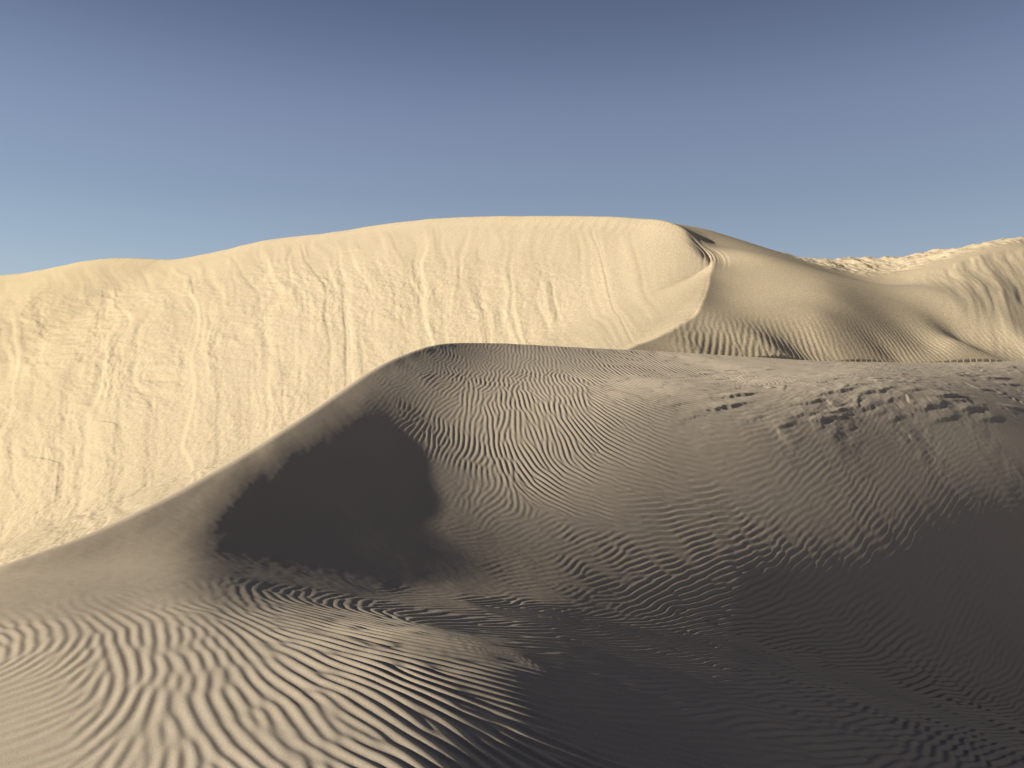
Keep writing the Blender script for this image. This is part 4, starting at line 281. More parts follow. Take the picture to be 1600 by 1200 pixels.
SURVEY_WIDE = [
[-1323,1397,0,2,4,3,3,6,7,5,3,-1,-8,-11,-11,-13,-14,-36,-82,-55,-18,0,6,10,13,16,15,13,11,13,11,11,10,10,11,7,4,3,2,-1,0,0,0,-1,-2,-2,-4,-2,-4],
[-1255,1327,0,2,2,4,2,6,7,5,4,-3,-9,-14,-13,-10,-9,-17,-129,-43,-4,1,6,11,11,15,12,14,11,12,12,10,9,8,9,5,5,3,3,2,0,2,0,0,0,-3,-2,-3,-1],
[-1185,1255,0,1,3,1,3,5,7,7,4,-1,-12,-18,-19,-5,2,-28,-142,-29,-1,3,5,10,12,12,12,13,10,13,10,10,9,6,5,6,5,4,3,3,2,4,1,1,-2,0,-2,-1,-1],
[-1111,1179,0,0,2,1,1,6,6,9,8,1,-10,-28,-29,-3,6,-40,-124,-19,-13,2,5,11,12,13,10,12,11,10,9,10,7,5,5,4,6,4,4,5,4,3,3,2,0,-1,-1,0,0],
[-1032,1098,0,-1,1,-1,2,3,7,10,12,10,-4,-38,-37,-7,-14,-46,-84,-15,-26,-1,3,10,15,12,12,10,11,8,8,7,6,5,3,7,4,6,5,5,7,3,4,2,0,2,0,0,2],
[-946,1010,-1,-1,0,-2,0,2,6,9,16,17,11,-42,-58,-10,-29,-48,-45,-17,-28,-9,-1,2,16,16,11,12,8,9,5,5,6,3,4,7,5,7,5,8,6,4,5,3,2,2,1,4,0],
[-854,917,-2,-1,-1,-4,-2,1,1,9,17,25,21,-65,-55,-19,-42,-11,-20,-29,-23,-17,-4,-17,10,18,14,12,9,7,5,4,3,4,4,6,6,8,7,8,6,6,6,4,4,3,4,3,1],
[-754,816,-1,-3,-2,-3,-5,-2,-1,3,12,40,14,-87,-19,-67,-13,7,-6,-29,-12,-32,-6,-11,-7,9,12,12,10,7,4,4,2,2,5,5,6,9,8,8,9,7,8,5,6,6,3,4,2],
[-646,708,-2,-2,-2,-5,-5,-3,-2,-2,8,28,12,-103,6,-80,5,22,-1,-32,-4,-28,-7,-11,-14,-6,5,12,10,8,4,2,2,2,2,5,7,9,9,10,10,10,9,8,8,7,4,5,1],
[-530,592,-1,-3,-2,-4,-3,-5,-1,-1,7,14,-15,-88,-57,-23,22,34,3,-30,-4,-24,-10,2,-3,-48,2,15,12,7,2,0,1,1,2,4,7,9,11,12,13,12,11,10,11,7,6,4,1],
[-408,471,-1,-2,-3,-2,-3,-2,-3,0,1,-4,-28,-69,-79,-24,11,49,30,-24,-2,-15,-20,-2,0,-20,-31,11,14,3,1,-3,-2,-1,3,2,8,12,12,15,15,14,14,13,11,9,6,3,1],
[-282,346,-1,0,-3,-1,-3,-1,-3,-4,-5,-15,-33,-56,-84,-25,6,15,42,-4,11,0,-25,-2,-1,9,-57,-4,17,5,-3,-7,-5,-4,2,4,9,13,16,18,17,17,16,15,11,9,6,3,2],
[-156,222,-1,0,0,-3,0,-2,-5,-7,-11,-21,-36,-47,-68,-51,9,15,18,3,3,17,-14,7,1,-1,-8,-41,0,13,-5,-10,-11,-7,1,6,10,17,19,20,21,19,17,16,11,9,6,3,-1],
[-33,102,-1,0,0,0,-2,-3,-5,-9,-16,-24,-34,-43,-57,-70,9,36,-1,-6,-12,0,-1,8,18,14,2,-24,-28,4,3,-14,-18,-12,1,7,14,19,23,22,23,22,19,16,11,8,5,1,0],
[84,-12,0,0,0,0,-2,-3,-7,-10,-18,-23,-33,-39,-53,-80,7,44,15,-18,-23,-17,-23,-10,23,26,24,10,-25,-17,-1,-11,-27,-14,-1,10,16,21,25,26,25,23,20,17,11,7,3,0,0],
[194,-118,-1,1,-1,2,-3,-4,-7,-13,-16,-24,-29,-37,-50,-63,-18,48,31,-17,-33,-27,-21,-46,-9,18,26,31,21,-7,-10,-16,-28,-18,-3,11,18,22,26,29,26,25,22,17,9,7,2,-1,-3],
[295,-216,-1,2,0,0,-2,-5,-9,-11,-18,-21,-28,-35,-42,-44,-21,44,25,-14,-37,-37,-25,-22,-45,-35,9,24,30,27,14,-7,-20,-20,-8,7,18,23,27,31,29,25,23,16,11,4,1,-2,-4],
[385,-303,0,1,1,-1,-2,-6,-8,-12,-17,-20,-26,-32,-40,-43,-5,43,26,2,-37,-45,-32,-35,-31,-33,-56,-15,18,27,29,22,4,-8,-10,3,15,24,29,33,31,27,23,17,9,3,-1,-2,-4],
[464,-380,1,2,0,-1,-3,-6,-8,-12,-16,-18,-24,-31,-37,-57,-2,43,39,17,-11,-38,-31,-30,-59,-46,-24,-53,-52,4,20,27,25,15,4,4,13,25,32,37,34,29,24,16,8,3,-3,-2,-5],
[530,-443,0,3,-1,-1,-3,-7,-7,-12,-15,-16,-23,-29,-37,-47,-35,45,47,22,-2,-20,-7,-13,-24,-68,-75,-23,-36,-70,-28,6,20,23,21,15,16,27,39,43,38,33,23,16,8,2,-3,-3,-5],
[585,-497,1,2,-1,-1,-3,-6,-7,-13,-12,-17,-20,-27,-34,-45,-48,34,49,22,3,-8,-7,0,15,-26,-76,-76,-35,-18,-66,-58,-19,6,17,20,20,33,48,52,46,36,25,15,9,1,-3,-3,-4],
[626,-537,1,1,0,-2,-2,-5,-9,-10,-12,-16,-19,-24,-31,-38,-54,13,52,20,3,-9,-3,3,25,24,-22,-74,-84,-50,-14,-49,-73,-41,-12,8,14,22,56,68,57,40,29,16,9,2,-1,-3,-5],
[653,-563,0,1,0,-2,-1,-6,-8,-8,-13,-14,-18,-22,-26,-29,-34,-30,35,27,5,-1,-8,2,19,33,13,-8,-48,-76,-78,-35,-34,-62,-61,-31,-3,9,23,85,71,50,34,20,11,3,0,-2,-2],
[665,-575,1,-1,1,-1,-3,-4,-7,-9,-11,-14,-17,-18,-23,-23,-24,-17,-8,9,13,3,0,-2,14,30,15,6,-8,-31,-52,-66,-52,-39,-48,-74,-48,-10,-1,34,86,69,42,26,14,6,2,0,-1],
[662,-571,-1,1,0,-1,-3,-4,-6,-8,-11,-14,-14,-16,-19,-21,-19,-15,-6,-5,-10,12,5,1,2,30,13,6,7,-18,-26,-41,-42,-42,-44,-36,-74,-56,-23,-8,34,85,53,34,18,9,5,3,0],
[644,-553,1,-2,1,-1,-2,-4,-7,-6,-12,-11,-14,-13,-17,-18,-16,-13,-8,-6,-4,-12,-4,18,-1,12,17,7,12,1,-25,-21,-38,-34,-34,-33,-26,-57,-61,-36,-12,36,66,41,21,12,7,6,3],
[613,-521,0,-1,0,0,-3,-4,-6,-6,-11,-10,-12,-12,-15,-15,-13,-11,-10,-6,-5,-8,-11,-10,17,5,11,8,13,16,-17,-21,-17,-40,-29,-30,-22,-20,-38,-59,-43,-11,40,39,21,14,9,9,6],
[569,-476,0,-1,0,-2,-1,-4,-6,-7,-8,-10,-10,-11,-13,-13,-11,-10,-8,-8,-7,-6,-10,-11,-7,2,20,5,10,19,1,-20,-11,-20,-40,-31,-27,-18,-14,-22,-49,-41,-2,17,17,13,11,9,9],
[515,-421,0,-2,1,-2,-2,-4,-4,-7,-8,-8,-10,-9,-12,-10,-11,-8,-8,-9,-7,-7,-8,-10,-6,-8,-7,20,11,15,13,-9,-18,-2,-22,-41,-29,-32,-19,-11,-13,-32,-32,-9,2,7,8,9,9],
[452,-357,-1,0,-1,-1,-3,-3,-4,-6,-7,-7,-9,-9,-10,-9,-9,-8,-8,-9,-7,-8,-8,-7,-8,-6,-8,-2,7,20,15,5,-15,-6,-1,-25,-39,-30,-34,-22,-12,-8,-19,-27,-13,-6,3,7,8],
[380,-284,-1,0,-1,-1,-2,-5,-2,-6,-6,-7,-7,-8,-9,-9,-7,-9,-8,-9,-6,-9,-7,-7,-7,-7,-6,-6,1,6,14,15,-1,-11,0,0,-28,-38,-34,-35,-23,-11,-9,-12,-24,-15,-6,2,6],
[301,-204,0,-1,-1,-1,-2,-4,-4,-3,-6,-6,-7,-6,-9,-7,-9,-8,-8,-7,-8,-8,-7,-6,-7,-7,-6,-5,0,2,5,-1,15,-1,-1,1,2,-29,-37,-40,-36,-27,-13,-9,-9,-18,-17,-4,7],
[217,-119,0,0,-1,-2,-3,-3,-3,-3,-5,-6,-5,-6,-7,-8,-8,-9,-7,-7,-8,-8,-6,-6,-6,-7,-5,-5,-1,0,3,1,0,-5,4,13,2,3,-27,-37,-41,-41,-31,-18,-10,-9,-14,-15,7],
[131,-32,0,-1,0,-2,-3,-2,-3,-4,-4,-4,-4,-5,-8,-8,-7,-8,-8,-7,-7,-7,-6,-7,-4,-7,-4,-6,-2,0,-1,1,-1,-3,-3,4,7,13,3,-20,-37,-47,-46,-31,-20,-14,-9,-13,-5],
[43,57,0,-1,-1,-2,-2,-2,-3,-2,-4,-4,-3,-4,-8,-8,-6,-8,-8,-6,-7,-7,-6,-5,-5,-5,-6,-4,-4,-3,-1,0,-2,-2,-2,0,3,7,10,10,-9,-35,-46,-60,-45,-26,-7,-2,-7],
[-44,144,-1,0,-1,-1,-2,-2,-2,-3,-2,-4,-2,-4,-7,-7,-7,-7,-7,-7,-7,-5,-6,-5,-5,-4,-6,-6,-3,-4,-3,-1,-2,-1,-2,0,2,4,6,7,2,5,-5,-35,-82,-86,-53,3,16],
[-132,232,0,-2,0,-1,-1,-2,-2,-2,-2,-2,-3,-3,-7,-6,-7,-6,-6,-8,-5,-6,-5,-5,-4,-6,-5,-5,-5,-4,-4,-1,-2,-1,0,0,1,3,6,5,5,5,3,-1,-2,-40,-243,-52,35],
[-220,320,-1,-1,0,-1,0,-2,-1,-2,-1,-3,-1,-4,-6,-5,-7,-5,-6,-7,-5,-5,-5,-6,-3,-6,-5,-5,-5,-5,-3,-2,-1,-1,1,0,2,4,5,6,7,7,6,4,-11,-61,-158,-88,0],
[-309,409,-1,-1,0,0,-1,0,-2,0,-2,-1,-3,-3,-5,-5,-5,-6,-5,-5,-6,-5,-5,-4,-6,-4,-5,-5,-5,-4,-4,-1,-1,-1,2,1,3,5,4,8,6,7,4,-3,-25,-62,-99,-74,-28],
[-401,501,0,-1,0,1,-1,-1,-1,0,-2,-1,-2,-4,-2,-5,-5,-5,-5,-5,-4,-6,-5,-5,-4,-5,-5,-4,-4,-4,-3,-1,-2,2,0,4,2,5,6,6,6,4,-1,-11,-30,-54,-68,-59,-33],
[-495,596,1,-1,0,0,-1,0,0,-1,-2,-1,-2,-2,-3,-4,-3,-6,-3,-5,-5,-4,-6,-6,-4,-4,-5,-2,-4,-3,-2,-2,-1,1,2,3,4,5,5,6,3,0,-5,-16,-30,-46,-53,-46,-33],
[-589,691,1,0,0,1,-2,1,-2,0,-2,-1,-1,-3,0,-4,-4,-3,-4,-5,-4,-4,-7,-5,-5,-4,-3,-2,-3,-2,-1,-2,-1,2,1,4,4,4,6,3,2,-3,-9,-18,-30,-40,-44,-40,-29],
[-684,788,0,2,0,0,-1,-1,-1,0,-2,-1,0,-2,-1,-2,-3,-4,-3,-4,-5,-4,-6,-6,-5,-3,-3,-1,-1,-2,-1,-1,0,1,1,4,5,4,4,2,0,-5,-12,-20,-28,-35,-40,-38,-27],
]

# ------------------------------------------------------------------ helpers
rng = np.random.default_rng(7)
_perm = rng.permutation(4096)
_ga = rng.random(4096) * 2 * np.pi
_gx, _gy = np.cos(_ga).astype(np.float32), np.sin(_ga).astype(np.float32)

def noise(x, y, seed=0):
    """gradient noise, about -1..1"""
    x = x + seed * 37.17; y = y - seed * 91.31
    xi = np.floor(x).astype(np.int64); yi = np.floor(y).astype(np.int64)
    fx = (x - xi).astype(np.float32); fy = (y - yi).astype(np.float32)
    sx = fx * fx * fx * (fx * (fx * 6 - 15) + 10); sy = fy * fy * fy * (fy * (fy * 6 - 15) + 10)
    def g(i, j, dx, dy):
        k = _perm[(_perm[i & 4095] + j) & 4095]
        return _gx[k] * dx + _gy[k] * dy
    a = g(xi, yi, fx, fy); b = g(xi + 1, yi, fx - 1, fy)
    c = g(xi, yi + 1, fx, fy - 1); d = g(xi + 1, yi + 1, fx - 1, fy - 1)
    return ((a + (b - a) * sx) * (1 - sy) + (c + (d - c) * sx) * sy) * 1.5

def fbm(x, y, octaves=4, seed=0, gain=0.5):
    s = 0; a = 1.0; f = 1.0
    for o in range(octaves):
        s = s + a * noise(x * f, y * f, seed + o * 3.7); a *= gain; f *= 2.03
    return s

def ss(x, a, b):
    t = np.clip((x - a) / (b - a), 0, 1); return t * t * (3 - 2 * t)

def smin(a, b, k):
    h = np.clip(0.5 + 0.5 * (b - a) / k, 0, 1)
    return b * (1 - h) + a * h - k * h * (1 - h)

def smax(a, b, k):
    return -smin(-a, -b, k)

def cubic(A, x0, y0, h, x, y):
    """Catmull-Rom sampling of a grid A[row=y, column=x]"""
    ny, nx = A.shape
    u = np.clip((x - x0) / h, 0, nx - 1.001); v = np.clip((y - y0) / h, 0, ny - 1.001)
    i = u.astype(np.int64); j = v.astype(np.int64); a = u - i; b = v - j
    def w(t):
        return (-.5 * t + t * t - .5 * t ** 3, 1 - 2.5 * t * t + 1.5 * t ** 3, .5 * t + 2 * t * t - 1.5 * t ** 3, -.5 * t * t + .5 * t ** 3)
    wa, wb = w(a), w(b); out = 0
    for q in range(4):
        jj = np.clip(j + q - 1, 0, ny - 1); row = 0
        for p in range(4):
            row = row + A[jj, np.clip(i + p - 1, 0, nx - 1)] * wa[p]
        out = out + row * wb[q]
    return out

def linear(A, x0, y0, h, x, y):
    ny, nx = A.shape
    u = np.clip((x - x0) / h, 0, nx - 1.001); v = np.clip((y - y0) / h, 0, ny - 1.001)
    i = u.astype(np.int64); j = v.astype(np.int64); a = u - i; b = v - j
    return (A[j, i] * (1 - a) + A[j, i + 1] * a) * (1 - b) + (A[j + 1, i] * (1 - a) + A[j + 1, i + 1] * a) * b

def smooth_line(P, n=8):
    P = np.array(P, float); Q = []
    E_ = np.vstack([2 * P[0] - P[1], P, 2 * P[-1] - P[-2]])
    for k in range(1, len(E_) - 2):
        p0, p1, p2, p3 = E_[k - 1:k + 3]
        for t in np.arange(n) / n:
            Q.append(.5 * (2 * p1 + (p2 - p0) * t + (2 * p0 - 5 * p1 + 4 * p2 - p3) * t * t + (3 * p1 - p0 - 3 * p2 + p3) * t ** 3))
    Q.append(P[-1]); return np.array(Q)

def along(line, x, y):
    """signed distance (positive on the right-hand side), height there, arc length there"""
    a = line[:-1]; b = line[1:]; d = b - a; L2 = (d[:, :2] ** 2).sum(1); L = np.sqrt(L2); arc = np.r_[0, np.cumsum(L)]
    best = np.full(x.shape, 1e18); sd = np.zeros(x.shape); hz = np.zeros(x.shape); s = np.zeros(x.shape)
    for k in range(len(a)):
        t = np.clip(((x - a[k, 0]) * d[k, 0] + (y - a[k, 1]) * d[k, 1]) / L2[k], 0, 1)
        ex = x - (a[k, 0] + t * d[k, 0]); ey = y - (a[k, 1] + t * d[k, 1]); q = ex * ex + ey * ey
        m = q < best
        best = np.where(m, q, best)
        side = d[k, 0] * ey - d[k, 1] * ex
        sd = np.where(m, np.where(side < 0, 1.0, -1.0), sd); hz = np.where(m, a[k, 2] + t * d[k, 2], hz); s = np.where(m, arc[k] + t * L[k], s)
    return sd * np.sqrt(best), hz, s

def fall(line, x, y, m):
    """highest cone of slope m falling from the line: its height there, distance run down it, arc length of its top"""
    a = line[:-1]; b = line[1:]; d = b - a; L2 = (d[:, :2] ** 2).sum(1); L = np.sqrt(L2); arc = np.r_[0, np.cumsum(L)]
    best = np.full(x.shape, -1e18); dist = np.zeros(x.shape); s = np.zeros(x.shape)
    for k in range(len(a)):
        t = np.clip(((x - a[k, 0]) * d[k, 0] + (y - a[k, 1]) * d[k, 1]) / L2[k], 0, 1)
        r = np.hypot(x - (a[k, 0] + t * d[k, 0]), y - (a[k, 1] + t * d[k, 1])); q = a[k, 2] + t * d[k, 2] - m[k] * r
        g = q > best
        best = np.where(g, q, best); dist = np.where(g, r, dist); s = np.where(g, arc[k] + t * L[k], s)
    return best, dist, s

def chunked(f, x, y, n=200000):
    outs = [f(x[i:i + n], y[i:i + n]) for i in range(0, len(x), n)]
    if isinstance(outs[0], tuple):
        return tuple(np.concatenate([o[k] for o in outs]) for k in range(len(outs[0])))
    return np.concatenate(outs)

def spread(points, x0, y0, h, nx, ny, power=3.0, soft=0.12, cols=None):
    """inverse-distance fields of the listed values on a coarse grid"""
    P = np.array(points, float); gx, gy = np.meshgrid(x0 + h * np.arange(nx), y0 + h * np.arange(ny))
    vals = cols if cols is not None else P[:, 2:3]
    num = [np.zeros(gx.shape) for _ in range(vals.shape[1])]; den = np.zeros(gx.shape)
    for k in range(len(P)):
        # distances count for less far away, where the survey points stand farther apart
        sc = 0.35 + 0.13 * P[k, 1]
        w = 1 / ((((gx - P[k, 0]) ** 2 + (gy - P[k, 1]) ** 2) / sc ** 2) + soft ** 2) ** (power / 2)
        den += w
        for c in range(vals.shape[1]): num[c] += w * vals[k, c]
    return [n / den for n in num]

def polar_mesh(name, az, radii, height, material, label):
    A, Rr = np.meshgrid(az, radii); x = (np.sin(A) * Rr).ravel(); y = (np.cos(A) * Rr).ravel()
    z = chunked(height, x, y)
    na, nr = len(az), len(radii)
    idx = np.arange(na * nr, dtype=np.int32).reshape(nr, na)
    quads = np.stack([idx[:-1, :-1], idx[:-1, 1:], idx[1:, 1:], idx[1:, :-1]], -1).reshape(-1, 4)[:, ::-1]
    me = bpy.data.meshes.new(name)
    me.vertices.add(na * nr); me.vertices.foreach_set("co", np.stack([x, y, z], 1).astype(np.float32).ravel())
    me.loops.add(quads.size); me.loops.foreach_set("vertex_index", np.ascontiguousarray(quads).ravel().astype(np.int32))
    me.polygons.add(len(quads)); me.polygons.foreach_set("loop_start", np.arange(0, quads.size, 4, dtype=np.int32))
    me.polygons.foreach_set("use_smooth", np.ones(len(quads), bool))
    me.update(calc_edges=True)
    me.materials.append(material)
    o = bpy.data.objects.new(name, me); scene.collection.objects.link(o)
    o["kind"] = "structure"; o["label"] = label
    return o

# ------------------------------------------------------------------ sand
def sand(name, light, dark, grain, patch=0.35, bump=0.0012, warm_glow=None):
    m = bpy.data.materials.new(name); m.use_nodes = True; nt = m.node_tree; N = nt.nodes; Lk = nt.links
    p = N["Principled BSDF"]; p.inputs["Roughness"].default_value = 0.95
    p.inputs["Specular IOR Level"].default_value = 0.15
    tc = N.new("ShaderNodeTexCoord")
    def nz(scale, detail=4, rough=0.55):
        n = N.new("ShaderNodeTexNoise"); n.inputs["Scale"].default_value = scale; n.inputs["Detail"].default_value = detail
        n.inputs["Roughness"].default_value = rough; Lk.new(tc.outputs["Object"], n.inputs["Vector"]); return n
    def mix(fac, a, b):
        x = N.new("ShaderNodeMix"); x.data_type = 'RGBA'
        if isinstance(fac, float): x.inputs[0].default_value = fac
        else: Lk.new(fac, x.inputs[0])
        for sock, v in ((x.inputs[6], a), (x.inputs[7], b)):
            if isinstance(v, tuple): sock.default_value = (*v, 1)
            else: Lk.new(v, sock)
        return x.outputs[2]
    def ramp(src, a, b):
        r = N.new("ShaderNodeMapRange"); r.inputs["From Min"].default_value = a; r.inputs["From Max"].default_value = b
        Lk.new(src, r.inputs["Value"]); return r.outputs["Result"]
    base = mix(ramp(nz(patch, 5).outputs["Fac"], .3, .7), light, dark)
    if warm_glow:                                                # warm glow of light towards the left, painted into the sand colour
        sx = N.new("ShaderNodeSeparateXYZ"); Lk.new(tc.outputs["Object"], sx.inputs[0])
        base = mix(ramp(sx.outputs["X"], warm_glow[1], warm_glow[2]), base, warm_glow[0])
    g = nz(grain, 3, .7)
    fine = mix(ramp(g.outputs["Fac"], .35, .65), tuple(c * .72 for c in light), tuple(min(1, c * 1.2) for c in light))
    col = mix(0.6, base, fine)
    Lk.new(col, p.inputs["Base Color"])
    b = N.new("ShaderNodeBump"); b.inputs["Strength"].default_value = 1.0; b.inputs["Distance"].default_value = bump
    Lk.new(g.outputs["Fac"], b.inputs["Height"]); Lk.new(b.outputs[0], p.inputs["Normal"])
    return m

near_sand = sand("near_sand", (0.475, 0.415, 0.335), (0.415, 0.365, 0.295), 160.0, bump=0.0016, warm_glow=((0.50, 0.405, 0.275), -1.6, -5.0))
far_sand = sand("far_sand", (0.51, 0.432, 0.308), (0.45, 0.378, 0.265), 14.0, patch=0.12, bump=0.012, warm_glow=((0.54, 0.435, 0.25), -12.0, -40.0))

# ------------------------------------------------------------------ the near dune
def survey(rows):                                          # rows hold second differences, in 2 mm units
    return np.cumsum(np.cumsum(np.array(rows), axis=1), axis=1) / 500.0
ground_near = survey(SURVEY_NEAR); ground_wide = survey(SURVEY_WIDE)
def ground_at(x, y):
    w = ss(x, -8.3, -7.8) * ss(x, 13.3, 12.8) * ss(y, 2.2, 2.7) * ss(y, 23.7, 23.0)
    a = cubic(ground_near, SURVEY_NEAR_X, SURVEY_NEAR_Y, SURVEY_NEAR_STEP, x, y)
    b = cubic(ground_wide, SURVEY_WIDE_X, SURVEY_WIDE_Y, SURVEY_WIDE_STEP, x, y)
    return b + (a - b) * w
ridge = smooth_line([(-30, -22, -2.0), (-14, -5, -1.0), (-8.3, 2.5, -.6)] + RIDGE + [(34, 38, 2.6), (60, 60, 2)], 4)

RX0, RY0, RH = -8.0, 2.4, 0.0125
RNX, RNY = 1760, 2240
def ripple_field():
    ch = 0.1; cnx, cny = int(RNX * RH / ch) + 3, int(RNY * RH / ch) + 3
    P = np.array(RIPPLES); th = np.radians(P[:, 2]); lam = np.clip(P[:, 3], .070, .15)
    c2, s2, ll = spread(RIPPLES, RX0, RY0, ch, cnx, cny, cols=np.stack([np.cos(2 * th), np.sin(2 * th), np.log(lam)], 1), soft=.32)
    gx, gy = np.meshgrid(RX0 + ch * np.arange(cnx), RY0 + ch * np.arange(cny))
    theta = np.arctan2(s2, c2) / 2
    wob = ss(gx, 3.0, .5) * .9 + .1; wob = wob * (.6 + .4 * ss(gy, 7, 11))
    theta = theta + wob * (.42 * noise(gx / .5, gy / .7, 5) + .34 * noise(gx / .24, gy / .3, 6))
    X, Y = np.meshgrid(RX0 + RH * np.arange(RNX), RY0 + RH * np.arange(RNY))
    c2 = linear(np.cos(2 * theta), RX0, RY0, ch, X, Y); s2 = linear(np.sin(2 * theta), RX0, RY0, ch, X, Y)
    TH = (np.arctan2(s2, c2) / 2).astype(np.float32); LL = linear(ll, RX0, RY0, ch, X, Y).astype(np.float32)
    del X, Y, c2, s2
    kx = np.fft.rfftfreq(RNX, RH)[None, :]; ky = np.fft.fftfreq(RNY, RH)[:, None]
    K = np.hypot(kx, ky) + 1e-9; KA = np.arctan2(ky, kx)
    NA = 12; scales = np.log([.070, .090, .116, .150]); dA = np.pi / NA
    u = np.random.default_rng(3).standard_normal((RNY, RNX)).astype(np.float32)
    for it in range(3):
        U = np.fft.rfft2(u); v = np.zeros_like(u)
        for s in range(len(scales)):
            k0 = 1 / math.exp(scales[s])
            ws = np.clip(1 - np.abs(LL - scales[s]) / .25, 0, 1)
            if s == 0: ws = np.where(LL < scales[0], 1, ws)
            if s == len(scales) - 1: ws = np.where(LL > scales[-1], 1, ws)
            rad = np.exp(-.5 * ((K - k0) / (.15 * k0)) ** 2)
            for a in range(NA):
                t = a * dA                                  # crest direction; wave vector at right angles
                w = ws * np.clip(1 - np.abs((TH - t + np.pi / 2) % np.pi - np.pi / 2) / dA, 0, 1)
                dd = (KA - t - np.pi / 2 + np.pi / 2) % np.pi - np.pi / 2
                H = rad * np.exp(-.5 * (dd / .17) ** 2)
                m = w.any(axis=1)
                if not m.any(): continue
                v += w.astype(np.float32) * np.fft.irfft2(U * H, s=(RNY, RNX)).astype(np.float32) / math.sqrt((H ** 2).mean())
        v /= v.std(); u = np.tanh(v * 1.3).astype(np.float32) if it < 2 else v
    u = u / np.sqrt(.35 + u * u) * 1.1                      # even heights
    # lean every ripple downwind, so that the side away from the sun is the steep one
    nxv = np.sin(TH); nyv = -np.cos(TH); sg = nxv * .95 - nyv * .3
    sh = .14 * np.exp(LL) / RH
    jj, ii = np.meshgrid(np.arange(RNY), np.arange(RNX), indexing='ij')
    w = u
    for _ in range(2):
        w = linear(u, 0, 0, 1, ii - sg * nxv * sh * w, jj - sg * nyv * sh * w)
    for _ in range(1):
        w = (np.roll(w, 1, 0) + 2 * w + np.roll(w, -1, 0)) / 4; w = (np.roll(w, 1, 1) + 2 * w + np.roll(w, -1, 1)) / 4
    lam = np.exp(LL); gxx = (RX0 + RH * np.arange(RNX))[None, :]; gyy = (RY0 + RH * np.arange(RNY))[:, None]
    return (w * lam * (.062 + .085 * ss(gxx, 1.0, 3.5) + .012 * ss(gyy, 8, 12)) * (1 + .8 * (1 - np.clip(np.abs(sg) * 1.4, 0, 1)))).astype(np.float32)

ripples = ripple_field()
CH = 0.15; CNX, CNY = 200, 210
rip_h = np.clip(spread(RIPPLE_HEIGHT, -9.0, 1.5, CH, CNX, CNY, power=6, soft=.12)[0] * 1.1 - .08, 0, 1.2)
rough = np.clip(spread(ROUGHNESS, -9.0, 1.5, CH, CNX, CNY, power=6, soft=.12)[0] * 1.15 - .15, 0, 1)

def near_base(x, y):
    z = ground_at(x, y)
    sd, hz, s = along(ridge, x, y)
    sd = -sd                                                # positive beyond the ridge
    drop = np.interp(x, [-1.0, 2.5, 8.0], [.62, .30, .05])
    back = hz - drop * sd
    back = np.where(sd > 0, np.minimum(back, hz - drop * sd), back)
    zz = smin(z, back, .10)
    zz = np.where(sd > .6, back - .0, zz)
    zz = zz + .55 * smax(-y - 1.0, 0 * y, .8) * ss(np.hypot(x, y), 60, 30)     # unseen rise added behind the camera to block low sky light
    return np.maximum(zz, -15.5)

def near_height(x, y):
    z = near_base(x, y)
    a = linear(rip_h, -9.0, 1.5, CH, x, y); g = linear(rough, -9.0, 1.5, CH, x, y)
    az = np.abs(np.degrees(np.arctan2(x, y))); inside = ss(az, 46, 40) * ss(y, 2.4, 2.6) * ss(y, 29.5, 27)
    r = cubic(ripples, RX0, RY0, RH, x, y)
    patch = .85 + .3 * noise(x / 1.7, y / 1.1, 21)
    z = z + r * np.clip(a * patch, 0, 1.2) * inside
    # wind-cut ledges on the plateau at the right: long flat tongues with a short steep lee
    al = .82 * x + .57 * y; ac = .57 * x - .82 * y; cut = np.zeros(x.shape)
    wob = .03 * noise(al / .3, ac / .5, 31) + .02 * noise(al / .12, ac / .2, 32)
    for lx, ly, size in LEDGES:
        m = (np.abs(x - lx) < 2.2) & (np.abs(y - ly) < 2.2)
        if not m.any(): continue
        pa = al[m] - (.82 * lx + .57 * ly); pc = ac[m] - (.57 * lx - .82 * ly) + wob[m] + .07 * pa * pa
        hump = ss(pc, -.26, -.01) * ss(pc, .03, 0.0) * np.exp(-(pa / (.60 * size)) ** 2)
        cut[m] = np.maximum(cut[m], hump * .046 * size * (.5 if ly < 15.5 else .9))
    st = fbm(al / 1.6, ac / .55, 3, 33, .4) * 1.5 + ac * 1.6; f = st - np.floor(st)
    ledge = (ss(f, 0, .86) - ss(f, .88, 1.0)) * ss(noise(al / 1.1, ac / .7, 34), -.2, .4)
    n2 = fbm(al / .5, ac / .16, 3, 35)
    n3 = fbm(x / .14, y / .06, 2, 36)
    g = np.clip(g, 0, 1) * inside
    z = z + cut * inside + g * (.022 * ledge + .010 * n2 + .003 * n3)
    z = z + inside * .0004 * (1 - np.clip(a, 0, 1)) * noise((x * .8 - y * .6) / .7, (x * .6 + y * .8) / .16, 43)
    # faint wind streaks and unevenness everywhere
    z = z + inside * (.002 * noise(x / .9, y / .5, 41) + .0008 * noise(x / .10, y / .08, 42))
    return z

fine = np.radians(np.arange(-41, 41.001, .065))
az_near = np.concatenate([np.radians(np.arange(-180, -60, 3.0)), np.radians(np.arange(-60, -41, .5)), fine, np.radians(np.arange(41.5, 60, .5)), np.radians(np.arange(60, 181, 3.0))])
az_near = np.unique(np.round(az_near, 7))
radii = [.05, .4, .8, 1.3, 1.8, 2.3, 2.7]
while radii[-1] < 32: radii.append(radii[-1] * 1.00155)
while radii[-1] < 48: radii.append(radii[-1] * 1.03)
polar_mesh("foreground_dune", az_near, np.array(radii), near_height, near_sand, "wind-rippled grey-beige sand dune nearest the camera, dark in its hollow and at the lower right")

